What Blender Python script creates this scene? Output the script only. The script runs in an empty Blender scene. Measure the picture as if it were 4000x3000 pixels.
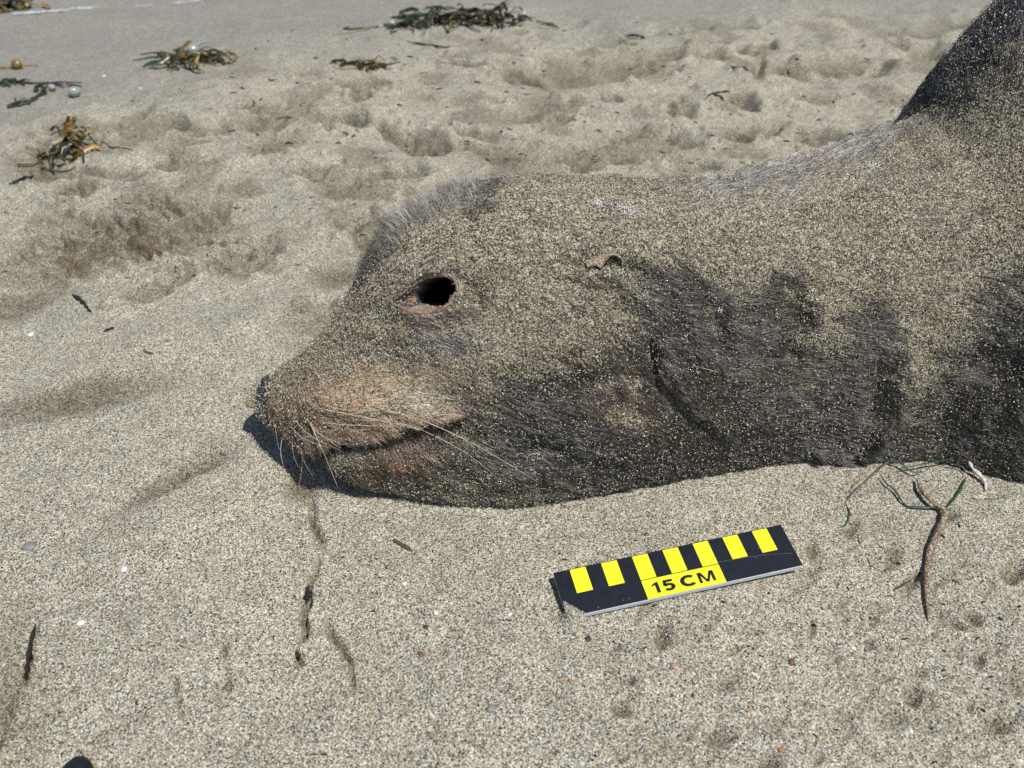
import bpy, bmesh, math, random
import numpy as np
from mathutils import Vector, Matrix, Euler

random.seed(7); RNG = np.random.default_rng(11)
sc = bpy.context.scene
col = sc.collection

# ------------------------------------------------------------------ camera
CAM_H, CAM_PITCH, CAM_HFOV = 0.40, 38.0, 65.0
cd = bpy.data.cameras.new('camera'); cam = bpy.data.objects.new('camera', cd); col.objects.link(cam)
cam.location = (0, 0, CAM_H); cam.rotation_euler = (math.radians(90 - CAM_PITCH), 0, 0)
cd.sensor_width = 36; cd.angle = math.radians(CAM_HFOV)
cd.clip_start = 0.01; cd.clip_end = 2000
cd.dof.use_dof = True; cd.dof.focus_distance = 0.55; cd.dof.aperture_fstop = 10
sc.camera = cam

# ------------------------------------------------------------------ sky, sun, exposure
SUN_DIR = Vector((0.31, -0.27, 0.91)).normalized()          # towards the sun
w = bpy.data.worlds.new('World'); sc.world = w; w.use_nodes = True
nt = w.node_tree; nt.nodes.clear()
sky = nt.nodes.new('ShaderNodeTexSky'); sky.sky_type = 'NISHITA'; sky.sun_disc = False
sky.sun_elevation = math.asin(SUN_DIR.z); sky.sun_rotation = math.atan2(SUN_DIR.x, SUN_DIR.y)
sky.air_density = 1.0; sky.dust_density = 0.6
bg = nt.nodes.new('ShaderNodeBackground'); bg.inputs[1].default_value = 0.075
wo = nt.nodes.new('ShaderNodeOutputWorld')
nt.links.new(sky.outputs[0], bg.inputs[0]); nt.links.new(bg.outputs[0], wo.inputs[0])
sl = bpy.data.lights.new('sun', 'SUN'); sl.energy = 4.2; sl.angle = math.radians(0.53); sl.color = (1, 0.98, 0.93)
so = bpy.data.objects.new('sun', sl); col.objects.link(so)
so.rotation_euler = SUN_DIR.to_track_quat('Z', 'Y').to_euler()
so.location = SUN_DIR * 5
sc.view_settings.view_transform = 'Standard'; sc.view_settings.look = 'None'
sc.view_settings.exposure = 0.10; sc.view_settings.gamma = 1
sc.cycles.use_denoising = False
sc.cycles.max_bounces = 6; sc.cycles.diffuse_bounces = 3

# ------------------------------------------------------------------ reference helpers (4000 x 3000 photograph)
TT = math.tan(math.radians(CAM_HFOV / 2)); PR = math.radians(CAM_PITCH)
FW = np.array([0, math.cos(PR), -math.sin(PR)]); UP = np.array([0, math.sin(PR), math.cos(PR)])
CP = np.array([0, 0, CAM_H])
def ray(x, y):
    return np.array([1., 0, 0]) * ((x - 2000) / 2000 * TT) + UP * ((1500 - y) / 2000 * TT) + FW
def un(x, y, z=0.0):                       # the point at height z seen at a place of the photograph
    d = ray(x, y); return CP + d * ((z - CAM_H) / d[2])
def proj(P):                               # n x 3 -> px, py, depth
    R = P - CP
    zc = R @ FW; zc = np.where(zc < 0.02, 0.02, zc)
    return 2000 + 2000 / TT * R[:, 0] / zc, 1500 - 2000 / TT * (R @ UP) / zc, R @ FW

def _hash(i, j, k, s):
    n = (i * 374761393 + j * 668265263 + k * 2147483647 + s * 974634777) & 0xFFFFFFFF
    n = ((n ^ (n >> 13)) * 1274126177) & 0xFFFFFFFF
    return ((n ^ (n >> 16)) & 0xFFFF) / 65535.0
def vnoise(x, y, z=None, s=0):
    x = np.asarray(x, float); y = np.asarray(y, float)
    if z is None:
        i = np.floor(x).astype(np.int64); j = np.floor(y).astype(np.int64); u, v = x - i, y - j
        u = u * u * (3 - 2 * u); v = v * v * (3 - 2 * v)
        a = _hash(i, j, 0, s); b = _hash(i, j + 1, 0, s)
        a = a + (_hash(i + 1, j, 0, s) - a) * u; b = b + (_hash(i + 1, j + 1, 0, s) - b) * u
        return a + (b - a) * v
    i = np.floor(x).astype(np.int64); j = np.floor(y).astype(np.int64); k = np.floor(z).astype(np.int64)
    u, v, t = x - i, y - j, z - k
    u = u * u * (3 - 2 * u); v = v * v * (3 - 2 * v); t = t * t * (3 - 2 * t)
    def L(dk):
        a = _hash(i, j, k + dk, s) * (1 - u) + _hash(i + 1, j, k + dk, s) * u
        b = _hash(i, j + 1, k + dk, s) * (1 - u) + _hash(i + 1, j + 1, k + dk, s) * u
        return a * (1 - v) + b * v
    return L(0) * (1 - t) + L(1) * t
def fbm(x, y, z=None, o=4, s=0):
    r = 0; a = .5; n = 0
    for q in range(o):
        r = r + a * vnoise(x, y, z, s + q); n += a
        x = x * 2.03 + 5.1; y = y * 2.03 + 3.7; z = None if z is None else z * 2.03 + 1.9; a *= .5
    return r / n
def sstep(a, b, x):
    t = np.clip((x - a) / (b - a), 0, 1); return t * t * (3 - 2 * t)
def seg_dist(px, py, pts):                 # distance and signed side to a polyline
    best = np.full(px.shape, 1e9); side = np.zeros(px.shape); par = np.zeros(px.shape)
    n = len(pts) - 1
    for q in range(n):
        (ax, ay), (bx, by) = pts[q], pts[q + 1]
        dx, dy = bx - ax, by - ay; l2 = dx * dx + dy * dy + 1e-9
        t = np.clip(((px - ax) * dx + (py - ay) * dy) / l2, 0, 1)
        ex, ey = px - ax - t * dx, py - ay - t * dy
        d = np.hypot(ex, ey); m = d < best
        best = np.where(m, d, best); side = np.where(m, np.sign(dx * ey - dy * ex), side); par = np.where(m, (q + t) / n, par)
    return best, side, par
def inpoly(px, py, poly):
    r = np.zeros(px.shape, bool); n = len(poly)
    for q in range(n):
        (x0, y0), (x1, y1) = poly[q], poly[(q + 1) % n]
        c = ((y0 > py) != (y1 > py)) & (px < (x1 - x0) * (py - y0) / (y1 - y0 + 1e-12) + x0)
        r ^= c
    return r

# ------------------------------------------------------------------ object helpers
def link(o, parent=None):
    col.objects.link(o)
    if parent is not None: o.parent = parent
    return o
def empty(name, loc=(0, 0, 0), label=None, cat=None, group=None, rot=(0, 0, 0)):
    o = bpy.data.objects.new(name, None); o.location = loc; o.rotation_euler = rot
    o.empty_display_size = 0.02; col.objects.link(o)
    tag(o, label, cat, group); return o
def tag(o, label=None, cat=None, group=None, kind=None):
    for k, v in (('label', label), ('category', cat), ('group', group), ('kind', kind)):
        if v: o[k] = v
    return o
def mesh(name, V, F, mat=None, parent=None, smooth=True, loc=None):
    """V in world coordinates; loc = where the object's origin goes"""
    V = np.asarray(V, float)
    base = np.array(parent.matrix_world.translation if False else (parent.location if parent is not None else (0, 0, 0)))
    if parent is None and loc is not None: base = np.array(loc)
    me = bpy.data.meshes.new(name)
    if isinstance(F, np.ndarray):
        n, k = F.shape
        me.vertices.add(len(V)); me.vertices.foreach_set('co', (V - base).astype(np.float32).ravel())
        me.loops.add(n * k); me.loops.foreach_set('vertex_index', F.astype(np.int32).ravel())
        me.polygons.add(n); me.polygons.foreach_set('loop_start', np.arange(0, n * k, k, dtype=np.int32))
        me.polygons.foreach_set('loop_total', np.full(n, k, dtype=np.int32))
        me.update(calc_edges=True)
    else:
        me.from_pydata((V - base).tolist(), [], F)
    me.polygons.foreach_set('use_smooth', np.full(len(me.polygons), smooth, dtype=bool))
    o = bpy.data.objects.new(name, me)
    if mat: me.materials.append(mat)
    link(o, parent)
    if parent is None and loc is not None: o.location = loc
    return o
def pattr(o, name, arr, typ='FLOAT'):
    a = o.data.attributes.new(name, typ, 'POINT')
    if typ == 'FLOAT': a.data.foreach_set('value', np.asarray(arr, np.float32).ravel())
    else:
        c = np.ones((len(arr), 4), np.float32); c[:, :3] = arr; a.data.foreach_set('color', c.ravel())
def tube(path, rad, n=7, cap=True):
    P = np.asarray(path, float); m = len(P)
    rad = np.full(m, rad) if np.isscalar(rad) else np.asarray(rad)
    T = np.gradient(P, axis=0); T /= np.linalg.norm(T, axis=1)[:, None] + 1e-12
    ref = np.array([0.13, 0.31, 0.94]); V = []
    for i in range(m):
        a = np.cross(T[i], ref); 
        if np.linalg.norm(a) < 1e-3: a = np.cross(T[i], np.array([1., 0, 0]))
        a /= np.linalg.norm(a); b = np.cross(T[i], a)
        for q in range(n):
            t = 2 * math.pi * q / n; V.append(P[i] + rad[i] * (math.cos(t) * a + math.sin(t) * b))
    F = [(i * n + q, i * n + (q + 1) % n, (i + 1) * n + (q + 1) % n, (i + 1) * n + q) for i in range(m - 1) for q in range(n)]
    if cap: F += [tuple(range(n - 1, -1, -1)), tuple((m - 1) * n + q for q in range(n))]
    return np.array(V), F
def spline(pts, n):                        # Catmull-Rom through points
    P = np.asarray(pts, float); P = np.vstack([2 * P[0] - P[1], P, 2 * P[-1] - P[-2]]); out = []
    m = len(P) - 3
    for i in range(n):
        t = i / (n - 1) * m; k = min(int(t), m - 1); t -= k
        a, b, c, d = P[k], P[k + 1], P[k + 2], P[k + 3]
        out.append(.5 * (2 * b + (c - a) * t + (2 * a - 5 * b + 4 * c - d) * t * t + (3 * b - a - 3 * c + d) * t ** 3))
    return np.array(out)

# ------------------------------------------------------------------ materials
class NT:
    def __init__(s, name):
        s.m = bpy.data.materials.new(name); s.m.use_nodes = True; s.t = s.m.node_tree; s.t.nodes.clear()
        s.out = s.n('ShaderNodeOutputMaterial')
    def n(s, typ, **kw):
        x = s.t.nodes.new(typ)
        for k, v in kw.items(): setattr(x, k, v)
        return x
    def l(s, a, b): s.t.links.new(a, b)
    def math(s, op, a, b=None, clamp=False):
        x = s.n('ShaderNodeMath', operation=op); x.use_clamp = clamp
        for i, v in enumerate((a, b)):
            if v is None: continue
            if isinstance(v, (int, float)): x.inputs[i].default_value = v
            else: s.l(v, x.inputs[i])
        return x.outputs[0]
    def mix(s, f, a, b, typ='MIX'):
        x = s.n('ShaderNodeMix', data_type='RGBA', blend_type=typ); x.clamp_factor = True
        for i, v in ((0, f), (6, a), (7, b)):
            if isinstance(v, (int, float)): x.inputs[i].default_value = v
            elif isinstance(v, tuple): x.inputs[i].default_value = (*v, 1)
            else: s.l(v, x.inputs[i])
        return x.outputs[2]
    def attr(s, name, typ='GEOMETRY'):
        return s.n('ShaderNodeAttribute', attribute_name=name, attribute_type=typ)
    def noise(s, scale, vec, detail=3, rough=.5, dist=0):
        x = s.n('ShaderNodeTexNoise'); x.inputs['Scale'].default_value = scale; x.inputs['Detail'].default_value = detail
        x.inputs['Roughness'].default_value = rough; x.inputs['Distortion'].default_value = dist
        if vec is not None: s.l(vec, x.inputs['Vector'])
        return x
    def ramp(s, f, stops, const=False):
        x = s.n('ShaderNodeValToRGB'); r = x.color_ramp; r.interpolation = 'CONSTANT' if const else 'LINEAR'
        while len(r.elements) < len(stops): r.elements.new(0.5)
        for e, (p, c) in zip(r.elements, stops): e.position = p; e.color = (*c, 1)
        s.l(f, x.inputs[0]); return x.outputs[0]
    def bsdf(s, col=None, rough=.6, spec=.5, normal=None):
        x = s.n('ShaderNodeBsdfPrincipled')
        if isinstance(col, tuple): x.inputs['Base Color'].default_value = (*col, 1)
        elif col is not None: s.l(col, x.inputs['Base Color'])
        if isinstance(rough, (int, float)): x.inputs['Roughness'].default_value = rough
        else: s.l(rough, x.inputs['Roughness'])
        x.inputs['Specular IOR Level'].default_value = spec
        if normal is not None: s.l(normal, x.inputs['Normal'])
        s.l(x.outputs[0], s.out.inputs[0]); return x
    def bump(s, h, dist, strength=1.0, normal=None):
        x = s.n('ShaderNodeBump'); x.inputs['Strength'].default_value = strength; x.inputs['Distance'].default_value = dist
        s.l(h, x.inputs['Height'])
        if normal is not None: s.l(normal, x.inputs['Normal'])
        return x.outputs[0]

GRAIN = [((.60, .585, .532), .25), ((.425, .390, .280), .28), ((.275, .262, .205), .19), ((.131, .131, .127), .14), ((.315, .205, .105), .07), ((.029, .029, .028), .07)]
def grain_stops():
    st = []; p = 0.0
    for c, wgt in GRAIN: st.append((p, c)); p += wgt
    return st
GRAIN_GAIN = 1.0
def grain_nodes(k, size=0.00075):
    """colour, height and random value of single sand grains, in metres of real size"""
    tc = k.n('ShaderNodeTexCoord')
    v = k.n('ShaderNodeTexVoronoi'); v.inputs['Scale'].default_value = 1 / size; v.inputs['Randomness'].default_value = 1
    k.l(tc.outputs['Object'], v.inputs['Vector'])
    sep = k.n('ShaderNodeSeparateColor'); k.l(v.outputs['Color'], sep.inputs[0])
    c = k.ramp(sep.outputs[0], grain_stops(), True)
    hv = k.n('ShaderNodeHueSaturation'); k.l(c, hv.inputs['Color'])
    k.l(k.math('ADD', k.math('MULTIPLY', sep.outputs[1], .5), .75), hv.inputs['Value'])
    hh = k.math('SUBTRACT', 1.0, k.math('MULTIPLY', v.outputs['Distance'], 1.1))
    return tc, hv.outputs['Color'], hh, sep

def sand_mat():
    k = NT('sand')
    tc, gc, hh, sep = grain_nodes(k)
    ob = tc.outputs['Object']
    big = k.noise(9, ob, 5, .6); med = k.noise(60, ob, 4, .6); fin = k.noise(420, ob, 3, .65)
    tint = k.ramp(big.outputs[0], [(.3, (.86, .85, .84)), (.7, (1.08, 1.06, 1.02))])
    c = k.mix(1.0, gc, tint, 'MULTIPLY')
    t2 = k.ramp(med.outputs[0], [(.3, (.82, .81, .80)), (.68, (1.1, 1.1, 1.09))])
    c = k.mix(.8, c, t2, 'MULTIPLY')
    damp_shade = k.attr('damp_shade').outputs['Fac']; wet = k.attr('wet').outputs['Fac']
    dm = k.math('MULTIPLY', damp_shade, k.math('ADD', .35, k.math('MULTIPLY', k.noise(130, ob, 4, .7).outputs[0], 1.3)), True)
    c = k.mix(dm, c, k.mix(1.0, c, (.38, .335, .265), 'MULTIPLY'))
    c = k.mix(wet, c, k.mix(.38, k.mix(1.0, c, (.82, .82, .84), 'MULTIPLY'), (.225, .217, .208)))
    n1 = k.bump(med.outputs[0], .0035, .55)
    n2 = k.bump(fin.outputs[0], .0012, .75, n1)
    n3 = k.bump(hh, .00042, 1.0, n2)
    r = k.math('SUBTRACT', .95, k.math('MULTIPLY', sep.outputs[2], .45))
    k.bsdf(c, r, .35, n3)
    return k.m
M_SAND = sand_mat()

def simple(name, colr, rough=.5, spec=.5, var=.25, scale=80, bump=.0, col2=None, sss=0):
    k = NT(name); tc = k.n('ShaderNodeTexCoord'); nz = k.noise(scale, tc.outputs['Object'], 4, .6)
    c2 = col2 if col2 else tuple(x * (1 - var) for x in colr)
    c = k.ramp(nz.outputs[0], [(.3, c2), (.7, tuple(min(1, x * (1 + var * .6)) for x in colr))])
    nb = k.bump(nz.outputs[0], bump) if bump else None
    b = k.bsdf(c, rough, spec, nb)
    return k.m
def sandy(name, colr, cov, rough=.4, spec=.5, col2=None, scale=150):
    """an object's own colour with sand grains sticking to part of it"""
    k = NT(name); tc, gc, hh, sep = grain_nodes(k)
    nz = k.noise(scale, tc.outputs['Object'], 4, .6)
    c = k.ramp(nz.outputs[0], [(.3, col2 or tuple(x * .6 for x in colr)), (.7, colr)])
    m = k.math('LESS_THAN', sep.outputs[1], k.math('MULTIPLY', k.noise(55, tc.outputs['Object'], 3, .6).outputs[0], cov * 2))
    k.bsdf(k.mix(m, c, gc), k.mix(m, (rough,) * 3, (.9,) * 3), spec, k.bump(k.math('MULTIPLY', hh, m), .0004))
    return k.m
def tintmat(name, rough=.85, spec=.3):
    k = NT(name); a = k.attr('tint'); k.bsdf(a.outputs['Color'], rough, spec); return k.m
M_GRAIN = tintmat('loose_grain', .8, .4)

# ------------------------------------------------------------------ the beach
# hollows: px, py, rx, ry (photograph pixels), depth in mm, turn in degrees
HOLLOWS = [
 (1353, 723, 125, 42, 9, 0), (1987, 605, 115, 40, 9, -4), (2052, 435, 95, 28, 9, -6), (1870, 529, 90, 26, 7, 6),
 (2275, 276, 160, 42, 12, 0), (2081, 294, 120, 36, 9, 10), (2240, 611, 150, 40, 9, 0), (2463, 529, 110, 28, 7, -5), (2950, 506, 120, 28, 6, 0),
 (2964, 262, 22, 40, 18, 0), (3073, 262, 62, 26, 12, 0), (3268, 255, 120, 34, 10, 0), (3434, 270, 30, 18, 12, 0), (3622, 195, 60, 30, 12, 0), (3695, 92, 85, 22, 14, 0),
 (3560, 120, 150, 22, 6, 0), (2472, 253, 150, 46, 9, 0), (2631, 262, 24, 12, 10, 0), (2458, 528, 90, 20, 6, 0), (3159, 376, 110, 12, 6, -3), (2443, 615, 110, 18, 6, 0), (2800, 170, 40, 8, 8, 0),
 (640, 470, 80, 28, 8, 0), (676, 564, 66, 28, 8, -8), (811, 494, 115, 22, 7, -4), (1058, 552, 120, 34, 8, -12), (264, 676, 130, 22, 8, 0), (150, 640, 120, 60, 6, 0),
 (1276, 490, 20, 12, 12, 0), (1746, 485, 16, 8, 12, 0), (2029, 623, 14, 8, 12, 0), (1700, 560, 90, 20, 6, 10),
 (430, 930, 430, 120, 12, -14), (760, 830, 170, 60, 7, 10), (60, 1140, 170, 60, 7, -20), (1330, 1070, 120, 55, 5, -10),
 (1240, 1240, 140, 60, 4, -20), (300, 1560, 330, 60, 5, -12), (700, 1860, 260, 34, 6, -28), (1180, 1900, 60, 60, 5, 0),
 (3960, 2225, 40, 36, 12, -50), (3570, 2715, 34, 30, 10, 40), (2590, 2490, 30, 48, 8, 10), (2455, 2660, 24, 16, 8, 0), (2425, 2772, 34, 30, 7, 30), (2800, 2880, 46, 40, 6, 0),
 (3010, 2975, 44, 34, 7, 0), (3395, 2510, 14, 24, 6, 0), (3805, 2410, 34, 22, 8, 40), (3745, 2435, 30, 18, 7, 20), (3480, 2180, 26, 50, 5, 20), (3172, 2150, 16, 40, 6, 0), (3165, 2230, 12, 24, 5, 0),
 (3700, 2010, 40, 26, 5, 0), (3560, 2260, 40, 26, 6, -30), (3330, 2060, 22, 40, 6, 30), (3600, 2620, 24, 16, 5, 0), (3830, 2570, 20, 34, 6, 0), (3170, 2460, 12, 30, 5, 20), (2760, 2460, 16, 14, 5, 0),
 (2860, 2540, 22, 18, 4, 0), (3480, 2790, 80, 40, 4, 0), (3900, 2820, 60, 40, 5, 0), (2830, 2660, 60, 30, 4, -20), (3080, 2440, 16, 12, 4, 0), (2400, 2530, 30, 12, 4, 0)]
RIDGES = [(2236, 2425, 42, 26, 11, -10), (560, 860, 120, 26, 8, -6), (330, 1010, 90, 20, 6, 10), (1560, 640, 160, 24, 7, 10), (1180, 620, 140, 30, 6, -10), (2330, 470, 240, 26, 7, 0), (2700, 400, 260, 26, 6, 0),
 (3010, 330, 120, 18, 8, 0), (3200, 210, 160, 16, 6, 0), (3720, 140, 70, 16, 9, 0), (2500, 330, 190, 14, 7, 0), (2010, 660, 120, 14, 6, 0), (900, 640, 160, 30, 6, -10), (1550, 440, 120, 14, 6, 10), (1030, 1250, 260, 80, 7, -25),
 (560, 1380, 300, 90, 6, -18), (700, 2060, 330, 120, 7, -25), (500, 2500, 260, 200, 5, 0), (1080, 1650, 200, 40, 3, -20), (2600, 480, 80, 12, 5, 0), (3550, 160, 50, 16, 6, 0)]
GROOVES = [([(1213, 1955), (1220, 2020), (1238, 2085), (1262, 2115)], 11, 6), ([(1243, 2185), (1212, 2260), (1198, 2310), (1200, 2350), (1182, 2400), (1190, 2440), (1176, 2490)], 11, 8),
 ([(1155, 2525), (1160, 2560), (1168, 2592)], 8, 7), ([(1262, 2405), (1302, 2480), (1352, 2560), (1374, 2620), (1376, 2705)], 9, 4.5), ([(142, 2425), (114, 2560), (98, 2650), (52, 2760), (8, 2890), (-40, 3000)], 11, 6.5),
 ([(72, 2680), (30, 2800), (0, 2900)], 7, 4), ([(872, 2490), (884, 2600), (896, 2690)], 7, 2), ([(688, 2640), (694, 2720), (712, 2800)], 7, 2.5), ([(1459, 470), (1560, 520), (1640, 560), (1764, 590)], 22, 9),
 ([(323, 496), (440, 470), (520, 440), (590, 410)], 14, 8), ([(560, 770), (640, 775), (720, 800)], 10, 7), ([(470, 900), (560, 950), (640, 960)], 16, 9), ([(280, 860), (420, 830), (560, 900)], 14, 7), ([(0, 1010), (120, 960)], 10, 8), ([(640, 930), (820, 935), (940, 945)], 9, 6)]
SHORE = [(-1500, 560), (-300, 130), (0, 62), (60, 56), (150, 52), (260, 40), (330, 33), (360, 36), (400, 28), (560, 25), (700, 12), (820, 2), (1100, -14), (2200, -60), (5000, -120)]

_r = random.Random(5)
PRINTS = []
for _ in range(115):
    _y = _r.uniform(.66, 1.75); PRINTS.append((_r.uniform(-.62, .66) * _y * (1 if _y > .8 else .9), _y, _r.uniform(.018, .055), _r.uniform(.016, .045), _r.uniform(-.6, .6), _r.uniform(.004, .013)))
CLODS = []
for _ in range(420):
    _y = _r.uniform(.62, 1.8); CLODS.append((_r.uniform(-.65, .66) * _y, _y, _r.uniform(.003, .010) * (.7 + .4 * _y)))
for _ in range(330):                       # crumbs in the disturbed hollow at left
    _p = un(_r.gauss(450, 270), _r.gauss(910, 85)); CLODS.append((_p[0], _p[1], _r.uniform(.0025, .007)))
def ground(x, y, full=False):
    x = np.asarray(x, float).ravel(); y = np.asarray(y, float).ravel()
    P = np.stack([x, y, np.zeros_like(x)], 1)
    px, py, dep = proj(P)
    ok = (y > 0.02)
    far = sstep(.55, .85, y)
    # wet, combed flat sand towards the water
    edge = np.interp(px, [-3000, 0, 600, 1200, 2000, 3000, 4000, 8000], [900, 520, 360, 215, 110, 60, 30, -60])
    wn = (fbm(x * 5, y * 5, s=40) - .5) * 190
    wet = np.where(ok, sstep(150, -170, py - edge + wn), 0)
    rough = (1 - wet)
    z = (fbm(x * 7, y * 7, s=3) - .5) * (.010 + .010 * far) * (1 - .8 * wet)
    z += (fbm(x * 22, y * 22, s=9) - .5) * (.0035 + .010 * far * rough)
    z += (fbm(x * 75, y * 75, s=15, o=2) - .5) * (.0022 + .0022 * far * rough)
    z += (fbm(x * 260, y * 260, s=21, o=2) - .5) * .0010
    damp_shade = np.zeros_like(z)  # darkening mask: real damp sand plus shade painted into hollows and cracks
    clod = fbm(x * 95, y * 95, s=33, o=3)
    for (cx, cy, rx, ry, d, a) in HOLLOWS:
        ca, sa = math.cos(math.radians(a)), math.sin(math.radians(a))
        R = 3.4 * max(rx, ry)
        I = np.nonzero(ok & (np.abs(px - cx) < R) & (np.abs(py - cy) < R))[0]
        jt = min(rx, ry) * .9
        dx, dy = px[I] - cx + (fbm(px[I] / (rx * 1.0), py[I] / (ry * 1.0), s=63, o=2) - .5) * jt, py[I] - cy + (fbm(px[I] / (rx * 1.0), py[I] / (ry * 1.0), s=67, o=2) - .5) * jt
        u, v = (dx * ca + dy * sa) / rx, (-dx * sa + dy * ca) / ry
        q = u * u + v * v
        e = np.exp(-q * np.sqrt(q + .05) * .8)
        z[I] -= e * d * (.0018 if cy < 800 else .0014 if cy < 1500 else .00065)
        damp_shade[I] = np.maximum(damp_shade[I], e * (.75 if d >= 5 else .45))  # part damp floor, part hollow shade put into the colour
        if rx > 100 and cy > 420: z[I] += e * (clod[I] - .5) * .008
    for (cx, cy, rx, ry, d, a) in RIDGES:
        ca, sa = math.cos(math.radians(a)), math.sin(math.radians(a))
        R = 3.4 * max(rx, ry)
        I = np.nonzero(ok & (np.abs(px - cx) < R) & (np.abs(py - cy) < R))[0]
        dx, dy = px[I] - cx, py[I] - cy
        q = ((dx * ca + dy * sa) / rx) ** 2 + ((-dx * sa + dy * ca) / ry) ** 2
        z[I] += np.exp(-q) * d * .001
    for pts, wd, d in GROOVES:
        ax, ay = [p[0] for p in pts], [p[1] for p in pts]
        I = np.nonzero(ok & (px > min(ax) - 90) & (px < max(ax) + 90) & (py > min(ay) - 90) & (py < max(ay) + 90))[0]
        qx, qy = px[I], py[I]
        jx, jy = (fbm(qx / 26, qy / 26, s=51) - .5) * 26, (fbm(qx / 26, qy / 26, s=57) - .5) * 26
        b, s_, t_ = seg_dist(qx + jx, qy + jy, pts)
        taper = np.clip(np.minimum(t_, 1 - t_) * 6 + .25, 0, 1) * (.35 + 1.1 * vnoise(t_ * 9, t_ * 0, s=len(pts) + int(pts[0][0])))
        e = np.exp(-(b / wd) ** 2) * np.minimum(taper, 1)
        z[I] += -e * d * .0018 + np.exp(-((b - 2.2 * wd) / (1.2 * wd)) ** 2) * d * .00018 * (s_ < 0)
        damp_shade[I] = np.maximum(damp_shade[I], e)  # cracks darkened along their length, their shade put into the colour
    # trampled sand further back: shallow prints and clods, in metres
    for (fx, fy, frx, fry, fa, fd) in PRINTS:
        R = 2.0 * max(frx, fry)
        I = np.nonzero((np.abs(x - fx) < R) & (np.abs(y - fy) < R))[0]
        if not len(I): continue
        dx, dy = x[I] - fx, y[I] - fy; ca, sa = math.cos(fa), math.sin(fa)
        r = np.hypot((dx * ca + dy * sa) / frx, (-dx * sa + dy * ca) / fry) + (fbm(x[I] * 38, y[I] * 38, s=161, o=3) - .5) * .7
        e = 1 - sstep(.45, 1.0, r)
        z[I] += (-e * fd * 1.35 + np.exp(-((r - 1.15) / .22) ** 2) * fd * .5) * rough[I]
        damp_shade[I] = np.maximum(damp_shade[I], (e * .55 + .25 * e * (clod[I] > .5)) * rough[I])
    for (fx, fy, fr) in CLODS:
        I = np.nonzero((np.abs(x - fx) < 2 * fr) & (np.abs(y - fy) < 2 * fr))[0]
        if not len(I): continue
        r2 = ((x[I] - fx) ** 2 + (y[I] - fy) ** 2) / (fr * fr)
        z[I] += np.exp(-r2 * r2 * 1.5) * fr * .75 * rough[I]
    # small scuffs in the loose sand at lower right
    sc_ = fbm(px / 55, py / 55, s=71, o=3) * sstep(2050, 2500, px) * sstep(1900, 2200, py)
    z -= np.where(ok, sstep(.62, .78, sc_), 0) * .0020
    damp_shade = np.maximum(damp_shade, np.where(ok, sstep(.58, .72, sc_), 0) * .25)
    # swash edge: a low scarp
    b, s_, t_ = seg_dist(px, py + (fbm(px / 40, py * 0, s=81) - .5) * 10, SHORE)
    sd = b * s_
    z -= np.where(ok & (y > .9), sstep(-7, 7, -sd), 0) * .007
    bl = fbm(x * 16, y * 16, s=61)
    damp_shade = np.maximum(damp_shade, np.where(ok, far * rough * sstep(.52, .70, bl) * .5, 0))
    dl = np.where(ok, sstep(.2, .9, np.exp(-(((px - 420) / 480) ** 2 + ((py - 940 + (px - 420) * .22) / 130) ** 2))), 0)
    damp_shade = np.maximum(damp_shade, dl * np.clip(clod * 2.4 - .35, .25, 1))
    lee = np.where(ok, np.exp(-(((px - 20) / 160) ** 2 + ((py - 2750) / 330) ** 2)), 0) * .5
    damp_shade = np.maximum(damp_shade, lee)
    if full: return z, np.clip(damp_shade, 0, 1), wet
    return z
def gz(x, y): return float(ground([x], [y])[0])
def gp(px, py, lift=0.0):                  # point on the sand under a place of the photograph
    p = un(px, py, 0)
    for _ in range(4): p = un(px, py, gz(p[0], p[1]))
    return p + np.array([0, 0, lift])

def growth(a, b, d0, g):
    r = [a]; d = d0
    while (r[-1] < b): r.append(r[-1] + d); d *= g
    return r
def fan(y): return np.where(y < .62, .46, .46 + (y - .62) * .66) * np.where(y > 3, 1, 1)   # the sheet widens with distance
xs = np.linspace(-1, 1, 611)
xr = np.array(growth(1., 400, .0035, 1.11)[1:])
xs = np.concatenate([-xr[::-1], xs, xr])
ys = np.arange(.17, .62, .00125)
yf = np.array(growth(.62, 2.3, .0013, 1.003)[1:]); yff = np.array(growth(yf[-1], 400, .02, 1.16)[1:])
yb = -np.array(growth(-.17, 150, .003, 1.2)[1:])
ys = np.concatenate([yb[::-1], ys, yf, yff])
GX, GY = np.meshgrid(xs, ys); GX = GX * fan(np.minimum(GY, 30))
gzv, gd, gw = ground(GX, GY, True)
nx, ny = len(xs), len(ys)
idx = np.arange(nx * ny).reshape(ny, nx)
GF = np.stack([idx[:-1, :-1].ravel(), idx[:-1, 1:].ravel(), idx[1:, 1:].ravel(), idx[1:, :-1].ravel()], 1)
beach = mesh('sand_beach', np.stack([GX.ravel(), GY.ravel(), gzv], 1), GF, M_SAND)
pattr(beach, 'damp_shade', gd); pattr(beach, 'wet', gw)
tag(beach, kind='structure')
GZ = gzv.reshape(ny, nx)
def ground(x, y):                          # the finished sheet, read off by bilinear lookup
    x = np.asarray(x, float).ravel(); y = np.asarray(y, float).ravel()
    x = x / fan(np.minimum(y, 30))
    i = np.clip(np.searchsorted(xs, x) - 1, 0, nx - 2); j = np.clip(np.searchsorted(ys, y) - 1, 0, ny - 2)
    u = (x - xs[i]) / (xs[i + 1] - xs[i]); v = (y - ys[j]) / (ys[j + 1] - ys[j])
    return (GZ[j, i] * (1 - u) + GZ[j, i + 1] * u) * (1 - v) + (GZ[j + 1, i] * (1 - u) + GZ[j + 1, i + 1] * u) * v
print('ground', nx, ny, nx * ny)

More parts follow.
